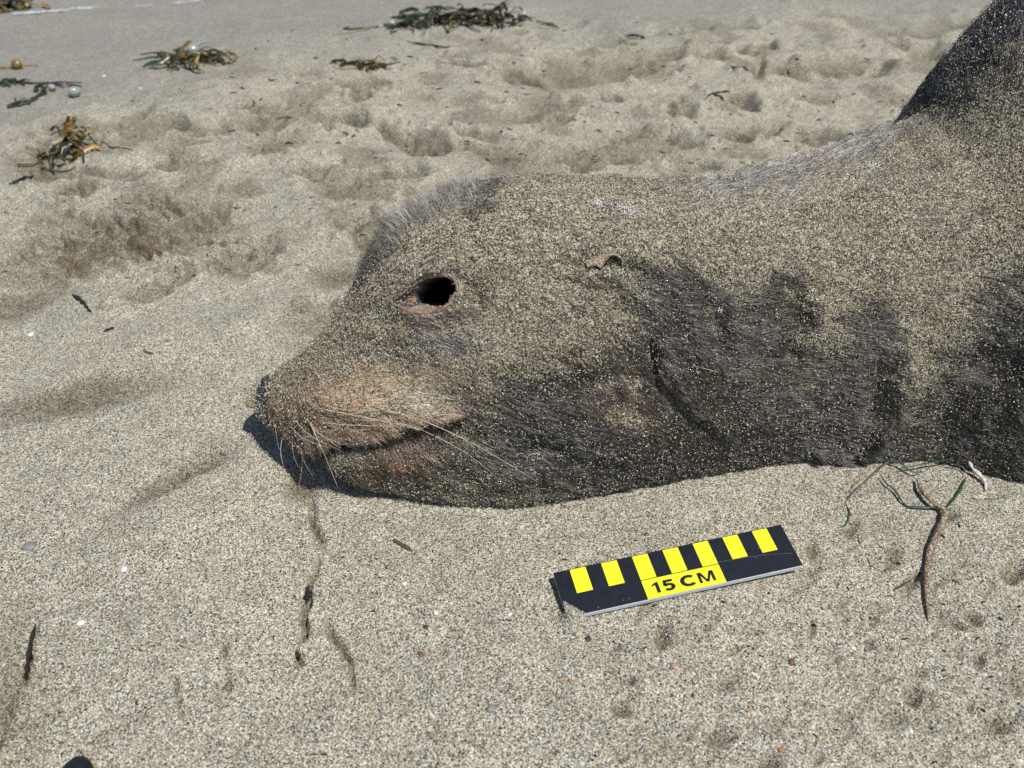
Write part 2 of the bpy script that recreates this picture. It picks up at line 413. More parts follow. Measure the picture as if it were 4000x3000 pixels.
def pick_colors(n):
    ws = np.array([g[1] for g in GRAIN]); ws = ws / ws.sum()
    c = np.array([g[0] for g in GRAIN])[RNG.choice(len(GRAIN), n, p=ws)]
    return np.clip(c * RNG.uniform(.75, 1.3, (n, 1)), 0, .8)
def grains(name, P, N, size, colors, parent=None):
    """little faceted bipyramids, one per grain"""
    n = len(P)
    t = RNG.normal(size=(n, 3)); t -= N * np.sum(t * N, 1)[:, None]; t /= np.linalg.norm(t, axis=1)[:, None]
    b = np.cross(N, t)
    V = np.zeros((n, 5, 3))
    s = size[:, None]
    for q in range(3):
        a = 2 * math.pi * q / 3 + RNG.uniform(-.4, .4, (n, 1))
        V[:, q] = P + s * RNG.uniform(.8, 1.2, (n, 1)) * (np.cos(a) * t + np.sin(a) * b) + N * s * RNG.uniform(-.25, .25, (n, 1))
    V[:, 3] = P + N * s * RNG.uniform(.5, .95, (n, 1)); V[:, 4] = P - N * s * .8
    f = np.array([[0, 1, 3], [1, 2, 3], [2, 0, 3], [1, 0, 4], [2, 1, 4], [0, 2, 4]])
    F = (f[None] + 5 * np.arange(n)[:, None, None]).reshape(-1, 3)
    o = mesh(name, V.reshape(-1, 3), F, M_GRAIN, parent, smooth=False)
    pattr(o, 'tint', np.repeat(colors, 5, 0), 'FLOAT_COLOR')
    return o
# coarse loose grains lying on the sand in front
n = 20000
gx = RNG.uniform(-.46, .46, n); gy = .16 + .62 * RNG.random(n) ** 1.3
gs = RNG.gamma(3, .00011, n) + .00022
P = np.stack([gx, gy, ground(gx, gy) + gs * .2], 1); Nn = np.tile([0., 0, 1], (n, 1)) + RNG.normal(0, .3, (n, 3)); Nn /= np.linalg.norm(Nn, axis=1)[:, None]
lg = grains('loose_sand_grains', P, Nn, gs, pick_colors(n)); tag(lg, 'coarse loose grains lying over the sand', 'sand', kind='stuff')

# ------------------------------------------------------------------ the sea lion
TOPL = [(985, 1560), (1015, 1520), (1035, 1490), (1062, 1464), (1157, 1401), (1266, 1302), (1356, 1180), (1412, 1085), (1440, 1000), (1480, 915), (1585, 822), (1725, 757), (1870, 715), (2079, 684), (2350, 687), (2586, 702),
        (2803, 678), (3074, 624), (3345, 542), (3544, 474), (3700, 420), (3850, 372), (4000, 330), (4200, 285), (4500, 230)]
HUMPL = [(3500, 490), (3544, 474), (3625, 428), (3655, 352), (3707, 268), (3815, 106), (3924, -14), (4020, -100), (4200, -230), (4500, -380)]
BOTL = [(985, 1590), (1020, 1600), (1040, 1640), (1085, 1690), (1157, 1742), (1235, 1775), (1290, 1840), (1374, 1884), (1537, 1920), (1718, 1954), (1898, 1972), (2079, 1969), (2350, 1918), (2622, 1873), (2893, 1832), (3146, 1795),
        (3345, 1806), (3616, 1800), (3797, 1826), (3888, 1868), (4000, 1892), (4500, 1960)]
tx, ty = zip(*TOPL); bx_, by_ = zip(*BOTL)
XS = np.concatenate([np.linspace(-.190, -.17, 9)[:-1], np.linspace(-.17, .42, 86)])
RYX = [-.190, -.186, -.178, -.16, -.13, -.10, -.06, -.02, .03, .08, .13, .18, .24, .30, .36, .42, .6, .9, 1.2, 1.4, 1.5]
RYV = [.007, .014, .024, .036, .049, .062, .076, .085, .089, .091, .095, .102, .116, .136, .162, .190, .235, .24, .17, .08, .015]
Z0X = [-.190, -.175, -.15, -.125, -.112, -.095, -.06, 0, .42]
Z0V = [.034, .028, .023, .016, .004, -.006, -.011, -.013, -.016]
TH = np.linspace(0, 2 * math.pi, 181)[:-1]
def section(th, yc, ry, z0, z1):
    """egg: wide below, narrower above"""
    zc = z0 + np.minimum((z1 - z0) * .34, .024)
    c, s = np.cos(th), np.sin(th)
    e = .90
    yy = ry * np.sign(c) * np.abs(c) ** e
    up = s > 0
    zz = np.where(up, zc + (z1 - zc) * np.abs(s) ** .92, zc - (zc - z0) * np.abs(s) ** .62)
    t = np.clip((zz - z0) / (z1 - z0 + 1e-9), 0, 1)
    yy = yy * (1 - .10 * t * t)
    return yc + yy, zz
sol = []
yc, z1 = .47, .06
for x in XS:
    ry = np.interp(x, RYX, RYV); z0 = np.interp(x, Z0X, Z0V)
    for it in range(40):
        def err(yc, z1):
            y, z = section(TH, yc, ry, z0, z1)
            px, py, _ = proj(np.stack([np.full_like(y, x), y, z], 1))
            i, j = np.argmin(py), np.argmax(py)
            return np.array([py[i] - np.interp(px[i], tx, ty), py[j] - np.interp(px[j], bx_, by_)])
        e0 = err(yc, z1)
        if np.abs(e0).max() < .5: break
        J = np.stack([(err(yc + 1e-4, z1) - e0) / 1e-4, (err(yc, z1 + 1e-4) - e0) / 1e-4], 1)
        try: d = np.linalg.solve(J, -e0)
        except Exception: break
        d = np.clip(d, -.01, .01)
        yc += d[0]; z1 = max(z1 + d[1], z0 + .006)
    sol.append((yc, z1))
sol = np.array(sol)
def smooth(a, n):
    for _ in range(n):
        b = a.copy(); b[1:-1] = .25 * a[:-2] + .5 * a[1:-1] + .25 * a[2:]; a = b
    return a
# the shoulder rises behind the neck: a swelling of the upper, far part only
def hump_w(th): return np.exp(-(((th - math.radians(70)) / math.radians(30)) ** 2))
hx_, hy_ = zip(*HUMPL); HS = np.zeros(len(XS))
for i, x in enumerate(XS):
    if x < .26: continue
    ry = np.interp(x, RYX, RYV); z0 = np.interp(x, Z0X, Z0V); lo, hi = 0., .25
    for it in range(22):
        h = .5 * (lo + hi); y, z = section(TH, sol[i, 0], ry, z0, sol[i, 1]); z = z + h * hump_w(TH)
        qx_, qy_, _ = proj(np.stack([np.full_like(y, x), y, z], 1)); k_ = np.argmin(qy_)
        if qy_[k_] < np.interp(qx_[k_], hx_, hy_): hi = h
        else: lo = h
    HS[i] = h
HS = smooth(np.where(HS < .004, 0, HS), 1)
sol[:, 0] = smooth(sol[:, 0], 6); sol[:, 1] = smooth(sol[:, 1], 2)
print('z1 all', sol[:, 1].round(3)[::6], 'hs', HS.round(3)[-16:]); print('sealion yc', sol[::10, 0].round(3), 'z1', sol[::10, 1].round(3))
yl, zl = sol[-1]
XA = np.concatenate([XS, [.5, .62, .8, 1.0, 1.2, 1.35, 1.45, 1.5]])
near_ = yl - np.interp(.42, RYX, RYV) + .01
YA = np.concatenate([sol[:, 0], [near_ + np.interp(q_, RYX, RYV) + .02 + a_ for q_, a_ in ((.5, 0), (.62, .01), (.8, .03), (1., .06), (1.2, .12), (1.35, .18), (1.45, .22), (1.5, .25))]])
HA = np.concatenate([HS, [HS[-1] * .8, HS[-1] * .45, .02, .01, .0, 0, 0, 0]])
ZA = np.concatenate([sol[:, 1], [zl + .006, zl + .012, zl + .015, zl - .0, zl - .06, zl - .12, zl - .16, zl - .19]])
ZA = np.maximum(ZA, .02)
sx = np.concatenate([np.linspace(-.190, -.178, 14)[:-1], np.arange(-.178, -.115, .0012), np.arange(-.115, .005, .0009), np.arange(.005, .43, .0013), np.array(growth(.43, 1.5, .0025, 1.10)[1:])]); sx[-1] = 1.5
# angular spacing: finest on the side facing the camera
th_dense = np.radians(142)
uu = np.linspace(0, 1, 4001); tt = uu * 2 * math.pi
dens = .16 + np.exp(-((((tt - th_dense + math.pi) % (2 * math.pi)) - math.pi) / 1.25) ** 4)
cum = np.concatenate([[0], np.cumsum(.5 * (dens[1:] + dens[:-1]))]); cum /= cum[-1]
NTH = 400
th = np.interp(np.arange(NTH) / NTH, cum, tt)
rows = []
for x in sx:
    ry = np.interp(x, RYX, RYV); z0 = np.interp(x, Z0X, Z0V) - .004 * (x > .42)
    y, z = section(th, np.interp(x, XA, YA), ry, z0, np.interp(x, XA, ZA))
    z = z + np.interp(x, XA, HA) * hump_w(th)
    rows.append(np.stack([np.full_like(y, x), y, z], 1))
B = np.array(rows); NR = len(sx)
def grid_normals(B):
    du = np.gradient(B, axis=0); dv = np.roll(B, -1, 1) - np.roll(B, 1, 1)
    n = np.cross(dv, du); l = np.linalg.norm(n, axis=2)[..., None]; n = n / np.maximum(l, 1e-12)
    return n
N0 = grid_normals(B)
cen = B.mean(1, keepdims=True)
if np.sum(N0 * (B - cen)) < 0: N0 = -N0; FLIP = True
else: FLIP = False
Bf = B.reshape(-1, 3); Nf = N0.reshape(-1, 3)
px, py, dep = proj(Bf)
view = CP - Bf; view /= np.linalg.norm(view, axis=1)[:, None]
face = sstep(-.05, .2, np.sum(Nf * view, 1)) * (Bf[:, 0] < .6)
def g2(cx, cy, rx, ry, a=0):
    ca, sa = math.cos(math.radians(a)), math.sin(math.radians(a)); dx, dy = px - cx, py - cy
    return np.exp(-(((dx * ca + dy * sa) / rx) ** 2 + ((-dx * sa + dy * ca) / ry) ** 2))
D = np.zeros(len(Bf))
# broad forms: brow, cheek, muzzle pad, chin, neck rolls
D += .004 * g2(1690, 1040, 150, 50, -8) + .004 * g2(1950, 1380, 260, 160, 20) + .005 * g2(1300, 1560, 190, 75, 8) + .003 * g2(1560, 1560, 150, 60)
D -= .004 * g2(1560, 1370, 130, 60, -30) + .003 * g2(1480, 1230, 90, 60, -40)
D += .003 * g2(1520, 1790, 180, 40, 5) - .002 * g2(1880, 1700, 120, 40)
D -= .004 * g2(2150, 1500, 110, 60, 20)
# mouth: upper lip overhangs the lower jaw
MOUTH = [(1130, 1745), (1240, 1752), (1310, 1722), (1400, 1712), (1500, 1694), (1600, 1660), (1690, 1640), (1770, 1640), (1800, 1652), (1830, 1672)]
mx, my = zip(*MOUTH)
ml = np.interp(px, mx, my) + (fbm(px / 30, py * 0, s=5) - .5) * 10
v = py - ml                                     # >0 below the lip line
along = sstep(1090, 1240, px) * sstep(1840, 1740, px)
lip = np.where(v < 0, np.exp(-(v / 50) ** 2) * .0050, np.where(v < 9, 0.0050 - .0150 * sstep(0, 9, v), -.0100 * np.exp(-((v - 9) / 30) ** 2)))
D += lip * along
mouthz = ((v > -1) & (v < 17) & (along > .35) & (px < 1800)).astype(float); earz = ((np.abs(px - 2345) < 95) & (np.abs(py - 1015) < 48)).astype(float)
D -= .006 * g2(1790, 1636, 26, 12, 15)
# skin furrows and folds: points, half-width px, depth mm (negative raises)
FOLDS = [([(2460, 900), (2560, 1010), (2640, 1120), (2700, 1240), (2735, 1330), (2745, 1420)], 60, -3.5), ([(2740, 1120), (2790, 1230), (2800, 1330), (2790, 1420)], 40, 4.0),
 ([(2420, 1130), (2500, 1220), (2545, 1320), (2550, 1420)], 34, 2.5), ([(2548, 1340), (2552, 1430), (2560, 1500), (2600, 1560)], 16, 4.5), ([(2600, 1400), (2650, 1500), (2760, 1620), (2900, 1720)], 44, -3.0), ([(2590, 1480), (2660, 1600), (2780, 1690)], 22, 3.5),
 ([(3125, 1130), (3130, 1230), (3112, 1330), (3060, 1395)], 26, 3.5), ([(3190, 1150), (3200, 1300), (3170, 1380)], 44, -3.5), ([(2960, 1405), (3060, 1392), (3110, 1370)], 14, 3.0),
 ([(3560, 1350), (3530, 1500), (3500, 1620), (3420, 1740)], 46, -4.0), ([(3440, 1400), (3430, 1540), (3400, 1660)], 50, 4.0), ([(3480, 1650), (3400, 1740), (3330, 1800)], 18, -2.0), ([(3700, 1450), (3680, 1600), (3690, 1740)], 60, 3.0),
 ([(3760, 1380), (3880, 1430), (4010, 1420)], 70, 4.0), ([(3800, 1600), (3920, 1560), (4020, 1570)], 60, -3.0), ([(2260, 1500), (2420, 1470), (2540, 1470)], 26, 1.6), ([(2250, 1540), (2330, 1650), (2480, 1680), (2600, 1640)], 30, -1.5), ([(1880, 1840), (2100, 1860), (2400, 1830)], 60, -2.0),
 ([(2050, 1560), (2250, 1720), (2600, 1790)], 70, -2.5), ([(2000, 1720), (2250, 1790), (2500, 1830)], 40, 2.0), ([(3150, 1760), (3250, 1770), (3330, 1800)], 30, -2.5),
 ([(2180, 990), (2240, 1020), (2290, 1048)], 12, 2.5), ([(2440, 1000), (2470, 1040), (2500, 1060)], 12, 1.8), ([(1770, 1080), (1830, 1130), (1860, 1180)], 24, 1.5)]
for pts, wd, d in FOLDS:
    jx = (fbm(px / 60, py / 60, s=91) - .5) * wd; jy = (fbm(px / 60, py / 60, s=95) - .5) * wd
    b, s_, t_ = seg_dist(px + jx, py + jy, pts)
    D -= np.exp(-(b / wd) ** 2) * np.clip(np.minimum(t_, 1 - t_) * 5 + .15, 0, 1) * d * .0015
D += (fbm(Bf[:, 0] * 45, Bf[:, 1] * 45, Bf[:, 2] * 45, s=2) - .5) * .0035 + (fbm(Bf[:, 0] * 160, Bf[:, 1] * 160, Bf[:, 2] * 160, s=6, o=3) - .5) * .0018
# ear opening
D -= .0045 * g2(2356, 1036, 24, 13, 30)
# empty eye socket, almond with a tear corner on the left
HOLE = [(1628, 1183), (1625, 1145), (1640, 1105), (1668, 1088), (1705, 1083), (1745, 1090), (1768, 1112), (1772, 1135), (1755, 1165), (1735, 1186), (1700, 1196), (1660, 1193)]
RIM = [(1532, 1180), (1565, 1140), (1620, 1105), (1660, 1080), (1710, 1074), (1765, 1088), (1788, 1120), (1772, 1165), (1735, 1205), (1690, 1225), (1640, 1225), (1590, 1205)]
bd, _, _ = seg_dist(px, py, HOLE + HOLE[:1]); ins = inpoly(px, py, HOLE); sdh = np.where(ins, bd, -bd)
br, _, _ = seg_dist(px, py, RIM + RIM[:1]); insr = inpoly(px, py, RIM); sdr = np.where(insr, br, -br)
D += .0022 * np.exp(-((sdr + 12) / 22) ** 2) - .0045 * sstep(-6, 26, sdr)
sdh = sdh + 7; hole = sstep(-4, 6, sdh)
D -= .030 * hole * (face > .2)
# nose: blunt dark pad with a nostril
NOSE = [(1062, 1468), (1050, 1462), (1030, 1475), (1010, 1510), (995, 1560), (1010, 1620), (1050, 1660), (1062, 1640), (1050, 1590), (1048, 1530)]
bn, _, _ = seg_dist(px, py, NOSE + NOSE[:1]); nose = sstep(-8, 6, np.where(inpoly(px, py, NOSE), bn, -bn)) * (Bf[:, 0] < -.168)
D += .0012 * nose - .005 * g2(1045, 1535, 8, 26, 8)
P3 = Bf + Nf * (D * face)[:, None]
# hidden side of the head gets gentle unevenness only
P3 += Nf * ((fbm(Bf[:, 0] * 30, Bf[:, 1] * 30, Bf[:, 2] * 30, s=12) - .5) * .004 * (1 - face))[:, None]
Bd = P3.reshape(NR, NTH, 3)
N3 = grid_normals(Bd); N3 = (-N3 if FLIP else N3).reshape(-1, 3)

# sand lying on the coat (0 bare .. 1 buried), read off the photograph
COV = """1500 1000 93 1700 850 95 2000 800 100 2300 760 100 2500 800 97 1500 1300 97 1300 1400 100 1200 1450 95 1900 1000 97 2100 1000 97 2000 1200 95 1900 1350 93 2250 1250 95 2350 1150 93 1650 1295 42 1720 1285 48 1580 1290 70 1600 1400 85 1500 1420 75 1450 1350 92
1800 1450 85 1900 1550 78 2050 1400 88 2200 1400 75 2400 1250 85 2450 1350 55 2450 1000 88 2350 900 95 1100 1480 70 1150 1550 45 1100 1600 55 1250 1500 35 1300 1580 20 1400 1560 12 1500 1560 6 1600 1560 8 1680 1590 8 1500 1480 30 1650 1480 45 1300 1680 22 1200 1680 40 1450 1640 15 1600 1630 20
1800 1560 50 1850 1640 45 1750 1620 40 1350 1780 55 1450 1740 70 1600 1690 75 1750 1700 70 1500 1800 30 1600 1790 12 1700 1800 50 1400 1850 45 1600 1880 70 1800 1900 80 2000 1930 75 2200 1920 55 1750 1850 70 1900 1830 30 1950 1700 16 2000 1620 28 2100 1560 12 2150 1600 3 2200 1550 12 2050 1700 7 2200 1700 7 2200 1780 2 2100 1800 4 2350 1780 5 2300 1850 12 2450 1750 7 2450 1850 9 2600 1750 5 2700 1650 7 2600 1830 10 2750 1800 8 2300 1650 8
2300 1450 50 2400 1500 55 2450 1580 80 2500 1600 82 2380 1560 50 2480 1480 50 2560 1520 30 2650 1620 75 2700 1640 65 2570 1560 20 2500 1150 60 2520 1250 40 2560 1350 20 2600 1450 14 2650 1500 6 2600 1100 50 2680 1150 10 2700 1250 14 2730 1320 8 2780 1250 28 2650 1300 22 2800 1400 25 2850 1200 45 2850 1050 80 2700 950 90 2900 900 93 2950 1300 36 3050 1250 22 3100 1350 8 3100 1200 45 3150 1300 85 3190 1330 90 3000 1390 42 3030 1500 10 2900 1550 25 3000 1600 32 2850 1500 20 2800 1650 8 2900 1700 8 3000 1750 6
3250 1000 93 3250 1150 92 3300 1300 55 3400 1300 26 3450 1380 22 3300 1400 48 3200 1450 38 3300 1550 26 3250 1700 8 3400 1500 45 3480 1500 32 3500 1600 72 3560 1450 80 3600 1400 82 3550 1300 88 3600 1150 93 3700 1300 88 3750 1500 45 3800 1400 45 3850 1450 25 3950 1350 28 3990 1500 9 3900 1600 25 3700 1650 36 3600 1700 30 3500 1750 16 3800 1750 25 3950 1750 16 3990 1250 35 3950 1100 55 3900 1050 78 3800 1000 88
2700 700 60 2900 650 35 3100 620 32 3300 560 38 3500 490 45 3000 720 78 3200 700 85 3400 700 88 3600 600 86 3800 500 86 3700 440 78 3800 372 80 3860 310 80 3920 240 76 3660 330 2 3700 300 0 3780 240 0 3800 150 0 3950 50 0 3890 140 0 3850 300 60 3990 230 72 3950 700 90 3700 850 90 4100 -50 0 4100 100 30
1560 800 12 1650 760 6 1750 730 8 1850 710 20 1500 880 30 1455 960 50 1432 1060 45 1600 830 40 1750 800 75 1650 900 85 1560 950 80 1580 1110 70 1500 1100 92 1520 1190 92 1480 1020 82 1545 1050 93 1460 1150 92 1540 1250 85 1620 1225 45 1700 1240 45 1790 1150 70 1800 1200 60 2360 1030 30"""
def ctrl(txt, k):
    a = np.array(txt.split(), float).reshape(-1, k); return a
def interp_ctrl(px, py, C, sig=62.):
    num = np.zeros((len(px), C.shape[1] - 2)); den = np.zeros(len(px))
    for r in C:
        d2 = (px - r[0]) ** 2 + ((py - r[1]) * 1.15) ** 2
        wgt = np.exp(-d2 / (2 * sig * sig)) + 2e-4 / (1 + d2 / 40000.) ** 2
        num += wgt[:, None] * r[2:]; den += wgt
    return num / den[:, None]
vis = face > .02
cov = np.full(len(P3), .75); I = np.nonzero(vis)[0]
cI = interp_ctrl(px[I], py[I], ctrl(COV, 3))[:, 0] / 100
blot = fbm(px[I] / 70, py[I] / 48, s=121) - .5; aI = np.radians(16); blot2 = fbm((px[I] * np.cos(aI) + py[I] * np.sin(aI)) / 48, (-px[I] * np.sin(aI) + py[I] * np.cos(aI)) / 12, s=125, o=3) - .5
amp = 4 * cI * (1 - cI)
cov[I] = np.clip(cI + amp * (blot * .7 + blot2 * 1.15), 0, 1)
cov *= (1 - hole) * (1 - .9 * sstep(-10, 8, sdr))
cov = np.clip(cov, 0, 1) ** .76 * .97
BAND = [(3600, 436), (3645, 398), (3760, 318), (3861, 210), (4000, 101), (4300, -120), (4300, -600), (3900, -120), (3780, 60), (3620, 340)]
bb_, _, _ = seg_dist(px, py, BAND + BAND[:1]); band = sstep(-14, 14, np.where(inpoly(px, py, BAND), bb_, -bb_)); cov *= 1 - band
cov[nose > .3] *= .25
# coat colour (linear x1000), with fur sheen painted pale on neck top and folds
FUR = """1100 1500 210 140 85 1200 1550 270 175 105 1350 1560 330 215 130 1500 1560 420 290 185 1620 1570 520 380 260 1690 1590 540 410 290 1400 1640 200 110 60 1250 1650 190 115 65 1150 1680 120 70 40 1550 1490 400 280 180 1650 1490 300 230 165 1450 1480 270 185 120 1300 1480 230 160 100
1550 1650 230 130 75 1650 1640 120 70 42 1480 1800 210 125 75 1600 1790 330 205 140 1500 1730 110 65 40 1750 1680 95 45 24 1850 1690 45 26 16 1350 1780 100 60 35 1750 1850 75 42 26 1800 1910 60 38 25 1400 1860 60 36 22 1600 1880 60 38 24 1850 1780 50 32 22 1800 1560 120 80 55 1880 1600 50 34 24 1650 1720 90 50 30
1570 1130 210 170 135 1540 1180 120 105 95 1600 1230 260 170 110 1700 1230 250 160 100 1760 1200 160 105 65 1650 1290 300 285 270 1740 1285 250 240 230 1580 1260 260 225 190 1790 1140 80 55 40 1640 1090 190 165 140 1720 1070 80 65 50
1560 800 200 180 155 1650 760 260 235 200 1750 730 230 210 180 1850 700 150 135 115 1500 880 110 98 86 1450 960 90 80 70 1440 1050 70 62 54 1500 1050 110 90 70 1520 1200 130 105 80 1900 900 70 55 42 1500 1350 100 80 60 1600 1400 90 72 58
2000 1620 30 23 18 2150 1600 34 28 24 2200 1700 22 17 13 2200 1800 28 24 22 2000 1780 34 25 19 2350 1780 20 16 13 2450 1850 20 16 13 2600 1750 20 16 13 2700 1650 18 15 13 2300 1450 60 40 32 2380 1540 120 70 62 2450 1580 130 80 72 2500 1490 95 62 62 2560 1450 70 48 46 2500 1620 100 66 56 2650 1620 80 50 36
2680 1150 75 66 58 2720 1300 80 70 62 2600 1400 22 17 13 2800 1250 24 18 14 3050 1300 22 17 13 3050 1520 110 72 50 3050 1560 60 52 46 3000 1700 20 16 13 3300 1600 20 15 12 3460 1680 60 48 40 3480 1500 60 52 48 3400 1750 50 40 34 3600 1700 26 19 14 3900 1600 20 15 11 3950 1450 18 14 11 3900 1800 22 16 12
3000 660 220 200 185 3200 600 220 200 185 3400 540 180 160 145 2800 690 190 172 155 3600 600 70 55 42 3300 900 62 48 36 3700 900 60 45 34 3700 300 26 25 26 3850 100 26 25 26 4000 0 26 25 26 3000 1000 50 38 28 2500 900 60 46 34 2300 1100 60 46 34"""
fc = np.tile(np.array([.035, .027, .020]), (len(P3), 1)); fc[I] = interp_ctrl(px[I], py[I], ctrl(FUR, 5)) / 1000
lum = fc.mean(1); fc = fc * (.55 + 1.0 * sstep(.04, .2, lum))[:, None]; fc = np.clip(fc, 0, .72)
TEAR = [(1528, 1182), (1568, 1150), (1622, 1136), (1630, 1190), (1604, 1204), (1570, 1198)]
bt_, _, _ = seg_dist(px, py, TEAR + TEAR[:1]); tear = sstep(-6, 6, np.where(inpoly(px, py, TEAR), bt_, -bt_))[:, None] * (face > .2)[:, None]
fc = fc * (1 - tear) + np.array([.075, .078, .09]) * tear
fc = fc * (1 - band[:, None]) + np.array([.034, .038, .046]) * band[:, None]  # strip tinted blue-black, its sky-lit shade put into the coat colour
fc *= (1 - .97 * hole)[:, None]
fc = fc * (1 - nose[:, None]) + np.array([.016, .016, .018]) * nose[:, None]

M_HIDE = None
def hide_mat():
    k = NT('sandy_hide'); tc, gc, hh, sep = grain_nodes(k)
    ob = tc.outputs['Object']
    a = k.attr('coat'); cv = k.attr('cover').outputs['Fac']
    mp = k.n('ShaderNodeMapping'); mp.inputs['Scale'].default_value = (150, 900, 900); k.l(ob, mp.inputs[0])
    st = k.noise(1.0, mp.outputs[0], 3, .6)
    c = k.mix(1.0, a.outputs['Color'], k.ramp(st.outputs[0], [(.3, (.45, .45, .45)), (.7, (1.25, 1.25, 1.25))]), 'MULTIPLY')
    nz = k.noise(330, ob, 3, .7).outputs[0]
    thr = k.math('ADD', cv, k.math('MULTIPLY', k.math('SUBTRACT', nz, .5), .5))
    m = k.math('MULTIPLY', k.math('LESS_THAN', sep.outputs[1], thr), k.math('GREATER_THAN', cv, .004))
    c = k.mix(m, c, k.mix(1.0, gc, (.95, .90, .82), 'MULTIPLY'))
    med = k.noise(200, ob, 3, .6)
    n1 = k.bump(med.outputs[0], .0022, .8); n2 = k.bump(k.math('MULTIPLY', hh, m), .0006, 1.0, n1)
    k.bsdf(c, k.mix(m, (.5,) * 3, (.9,) * 3), .35, n2)
    return k.m
M_HIDE = hide_mat()
lion = empty('sea_lion', (0.05, .47, 0), 'dead sea lion lying on the beach, its coat crusted with sand, one eye socket empty', 'sea lion')
ii = np.arange(NR * NTH).reshape(NR, NTH); jj = np.roll(ii, -1, 1)
q = (ii[:-1], jj[:-1], jj[1:], ii[1:])
BF = np.stack([a.ravel() for a in (q if FLIP else q[::-1])], 1)
body = mesh('body', P3, BF, M_HIDE, lion)
me = body.data
bmx = bmesh.new(); bmx.from_mesh(me); bmx.verts.ensure_lookup_table()
bmx.faces.new([bmx.verts[i] for i in ii[0]]); bmx.faces.new([bmx.verts[i] for i in ii[-1]])
bmesh.ops.recalc_face_normals(bmx, faces=bmx.faces[:]); bmx.to_mesh(me); bmx.free()
pattr(body, 'cover', cov); pattr(body, 'coat', fc, 'FLOAT_COLOR')
print('body', NR, NTH, NR * NTH)

# ---- lookups on the visible surface
VI = np.nonzero((face > .15) & (Bf[:, 0] < .5))[0]
qx, qy, qd = proj(P3[VI])
# keep what the camera sees first
cell = {}
kx, ky = (qx // 6).astype(int), (qy // 6).astype(int)
order = np.argsort(qd)
for o_ in order:
    cell.setdefault((kx[o_], ky[o_]), o_)
FV = np.array(list(cell.values()))
def surf(x, y, lift=0.0):
    d = (qx[FV] - x) ** 2 + (qy[FV] - y) ** 2; k_ = FV[np.argmin(d)]
    return P3[VI[k_]] + N3[VI[k_]] * lift, N3[VI[k_]], math.sqrt(d.min())

# ---- thin shells for the nose pad and the socket lining, taken from the body surface
def shell(name, mask, off, mat):
    fm = mask[BF].all(1); f = BF[fm]; u, inv = np.unique(f, return_inverse=True)
    return mesh(name, P3[u] + N3[u] * off, inv.reshape(-1, 4), mat, lion)
M_NOSE = simple('nose_skin', (.022, .022, .026), .38, .5, .4, 900, .0004)
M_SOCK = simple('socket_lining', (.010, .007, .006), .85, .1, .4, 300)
shell('nose', nose > .55, .0004, M_NOSE)
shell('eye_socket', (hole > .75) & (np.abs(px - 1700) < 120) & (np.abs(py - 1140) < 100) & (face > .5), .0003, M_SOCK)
M_TEAR = simple('dried_tissue', (.34, .17, .07), .35, .6, .7, 900, .0006, (.05, .03, .02))
def lump(name, cx, cy, r, mat, sq=.6, seed=0, lift=0):
    c, nrm, _ = surf(cx, cy, lift)
    bm = bmesh.new(); bmesh.ops.create_icosphere(bm, subdivisions=3, radius=1)
    V = np.array([v.co for v in bm.verts]); F = [tuple(v.index for v in f.verts) for f in bm.faces]; bm.free()
    V = V * (1 + .5 * (fbm(V[:, 0] * 2 + seed, V[:, 1] * 2, V[:, 2] * 2, s=seed) - .5)[:, None])
    t = np.cross(nrm, [0, 0, 1.]); t /= np.linalg.norm(t); b = np.cross(nrm, t)
    W = c + r * (V[:, :1] * t * 1.2 + V[:, 1:2] * b + V[:, 2:] * nrm * sq)
    return mesh(name, W, F, mat, lion)
for i, (cx, cy, r) in enumerate([(1596, 1168, .0022), (1612, 1172, .0024), (1604, 1186, .0017)]): lump('dried_tissue', cx, cy, r, M_TEAR, .6, i)
M_LID = simple('dark_lid_skin', (.11, .11, .12), .35, .6, .5, 700, .0005)
for i, (cx, cy, r) in enumerate([(1552, 1174, .0026), (1570, 1166, .0024), (1585, 1150, .0022)]): lump('lid_corner', cx, cy, r, M_LID, .35, i + 5)

M_LOW = sandy('lower_lid_skin', (.34, .21, .14), .12, .5, .4, (.16, .09, .06)); M_UPL = sandy('upper_lid_skin', (.26, .22, .18), .25, .6, .3, (.12, .10, .085))
for nm_, pts_, r_, m_ in (('lower_eyelid', [(1530, 1184), (1570, 1204), (1620, 1216), (1670, 1220), (1720, 1212), (1758, 1186), (1782, 1142)], .0015, M_LOW), ('upper_eyelid', [(1532, 1178), (1580, 1138), (1632, 1100), (1690, 1075), (1745, 1077), (1778, 1100), (1784, 1136)], .0014, M_UPL)):
    pp_ = spline([surf(*q_, -.0001)[0] for q_ in pts_], 34); rr_ = r_ * (.35 + .75 * np.sin(np.pi * np.linspace(.06, .94, 34))) * (.8 + .4 * vnoise(np.arange(34) * .7, np.zeros(34), s=9))
    V, F = tube(pp_, rr_, 8); mesh(nm_, V, F, m_, lion)
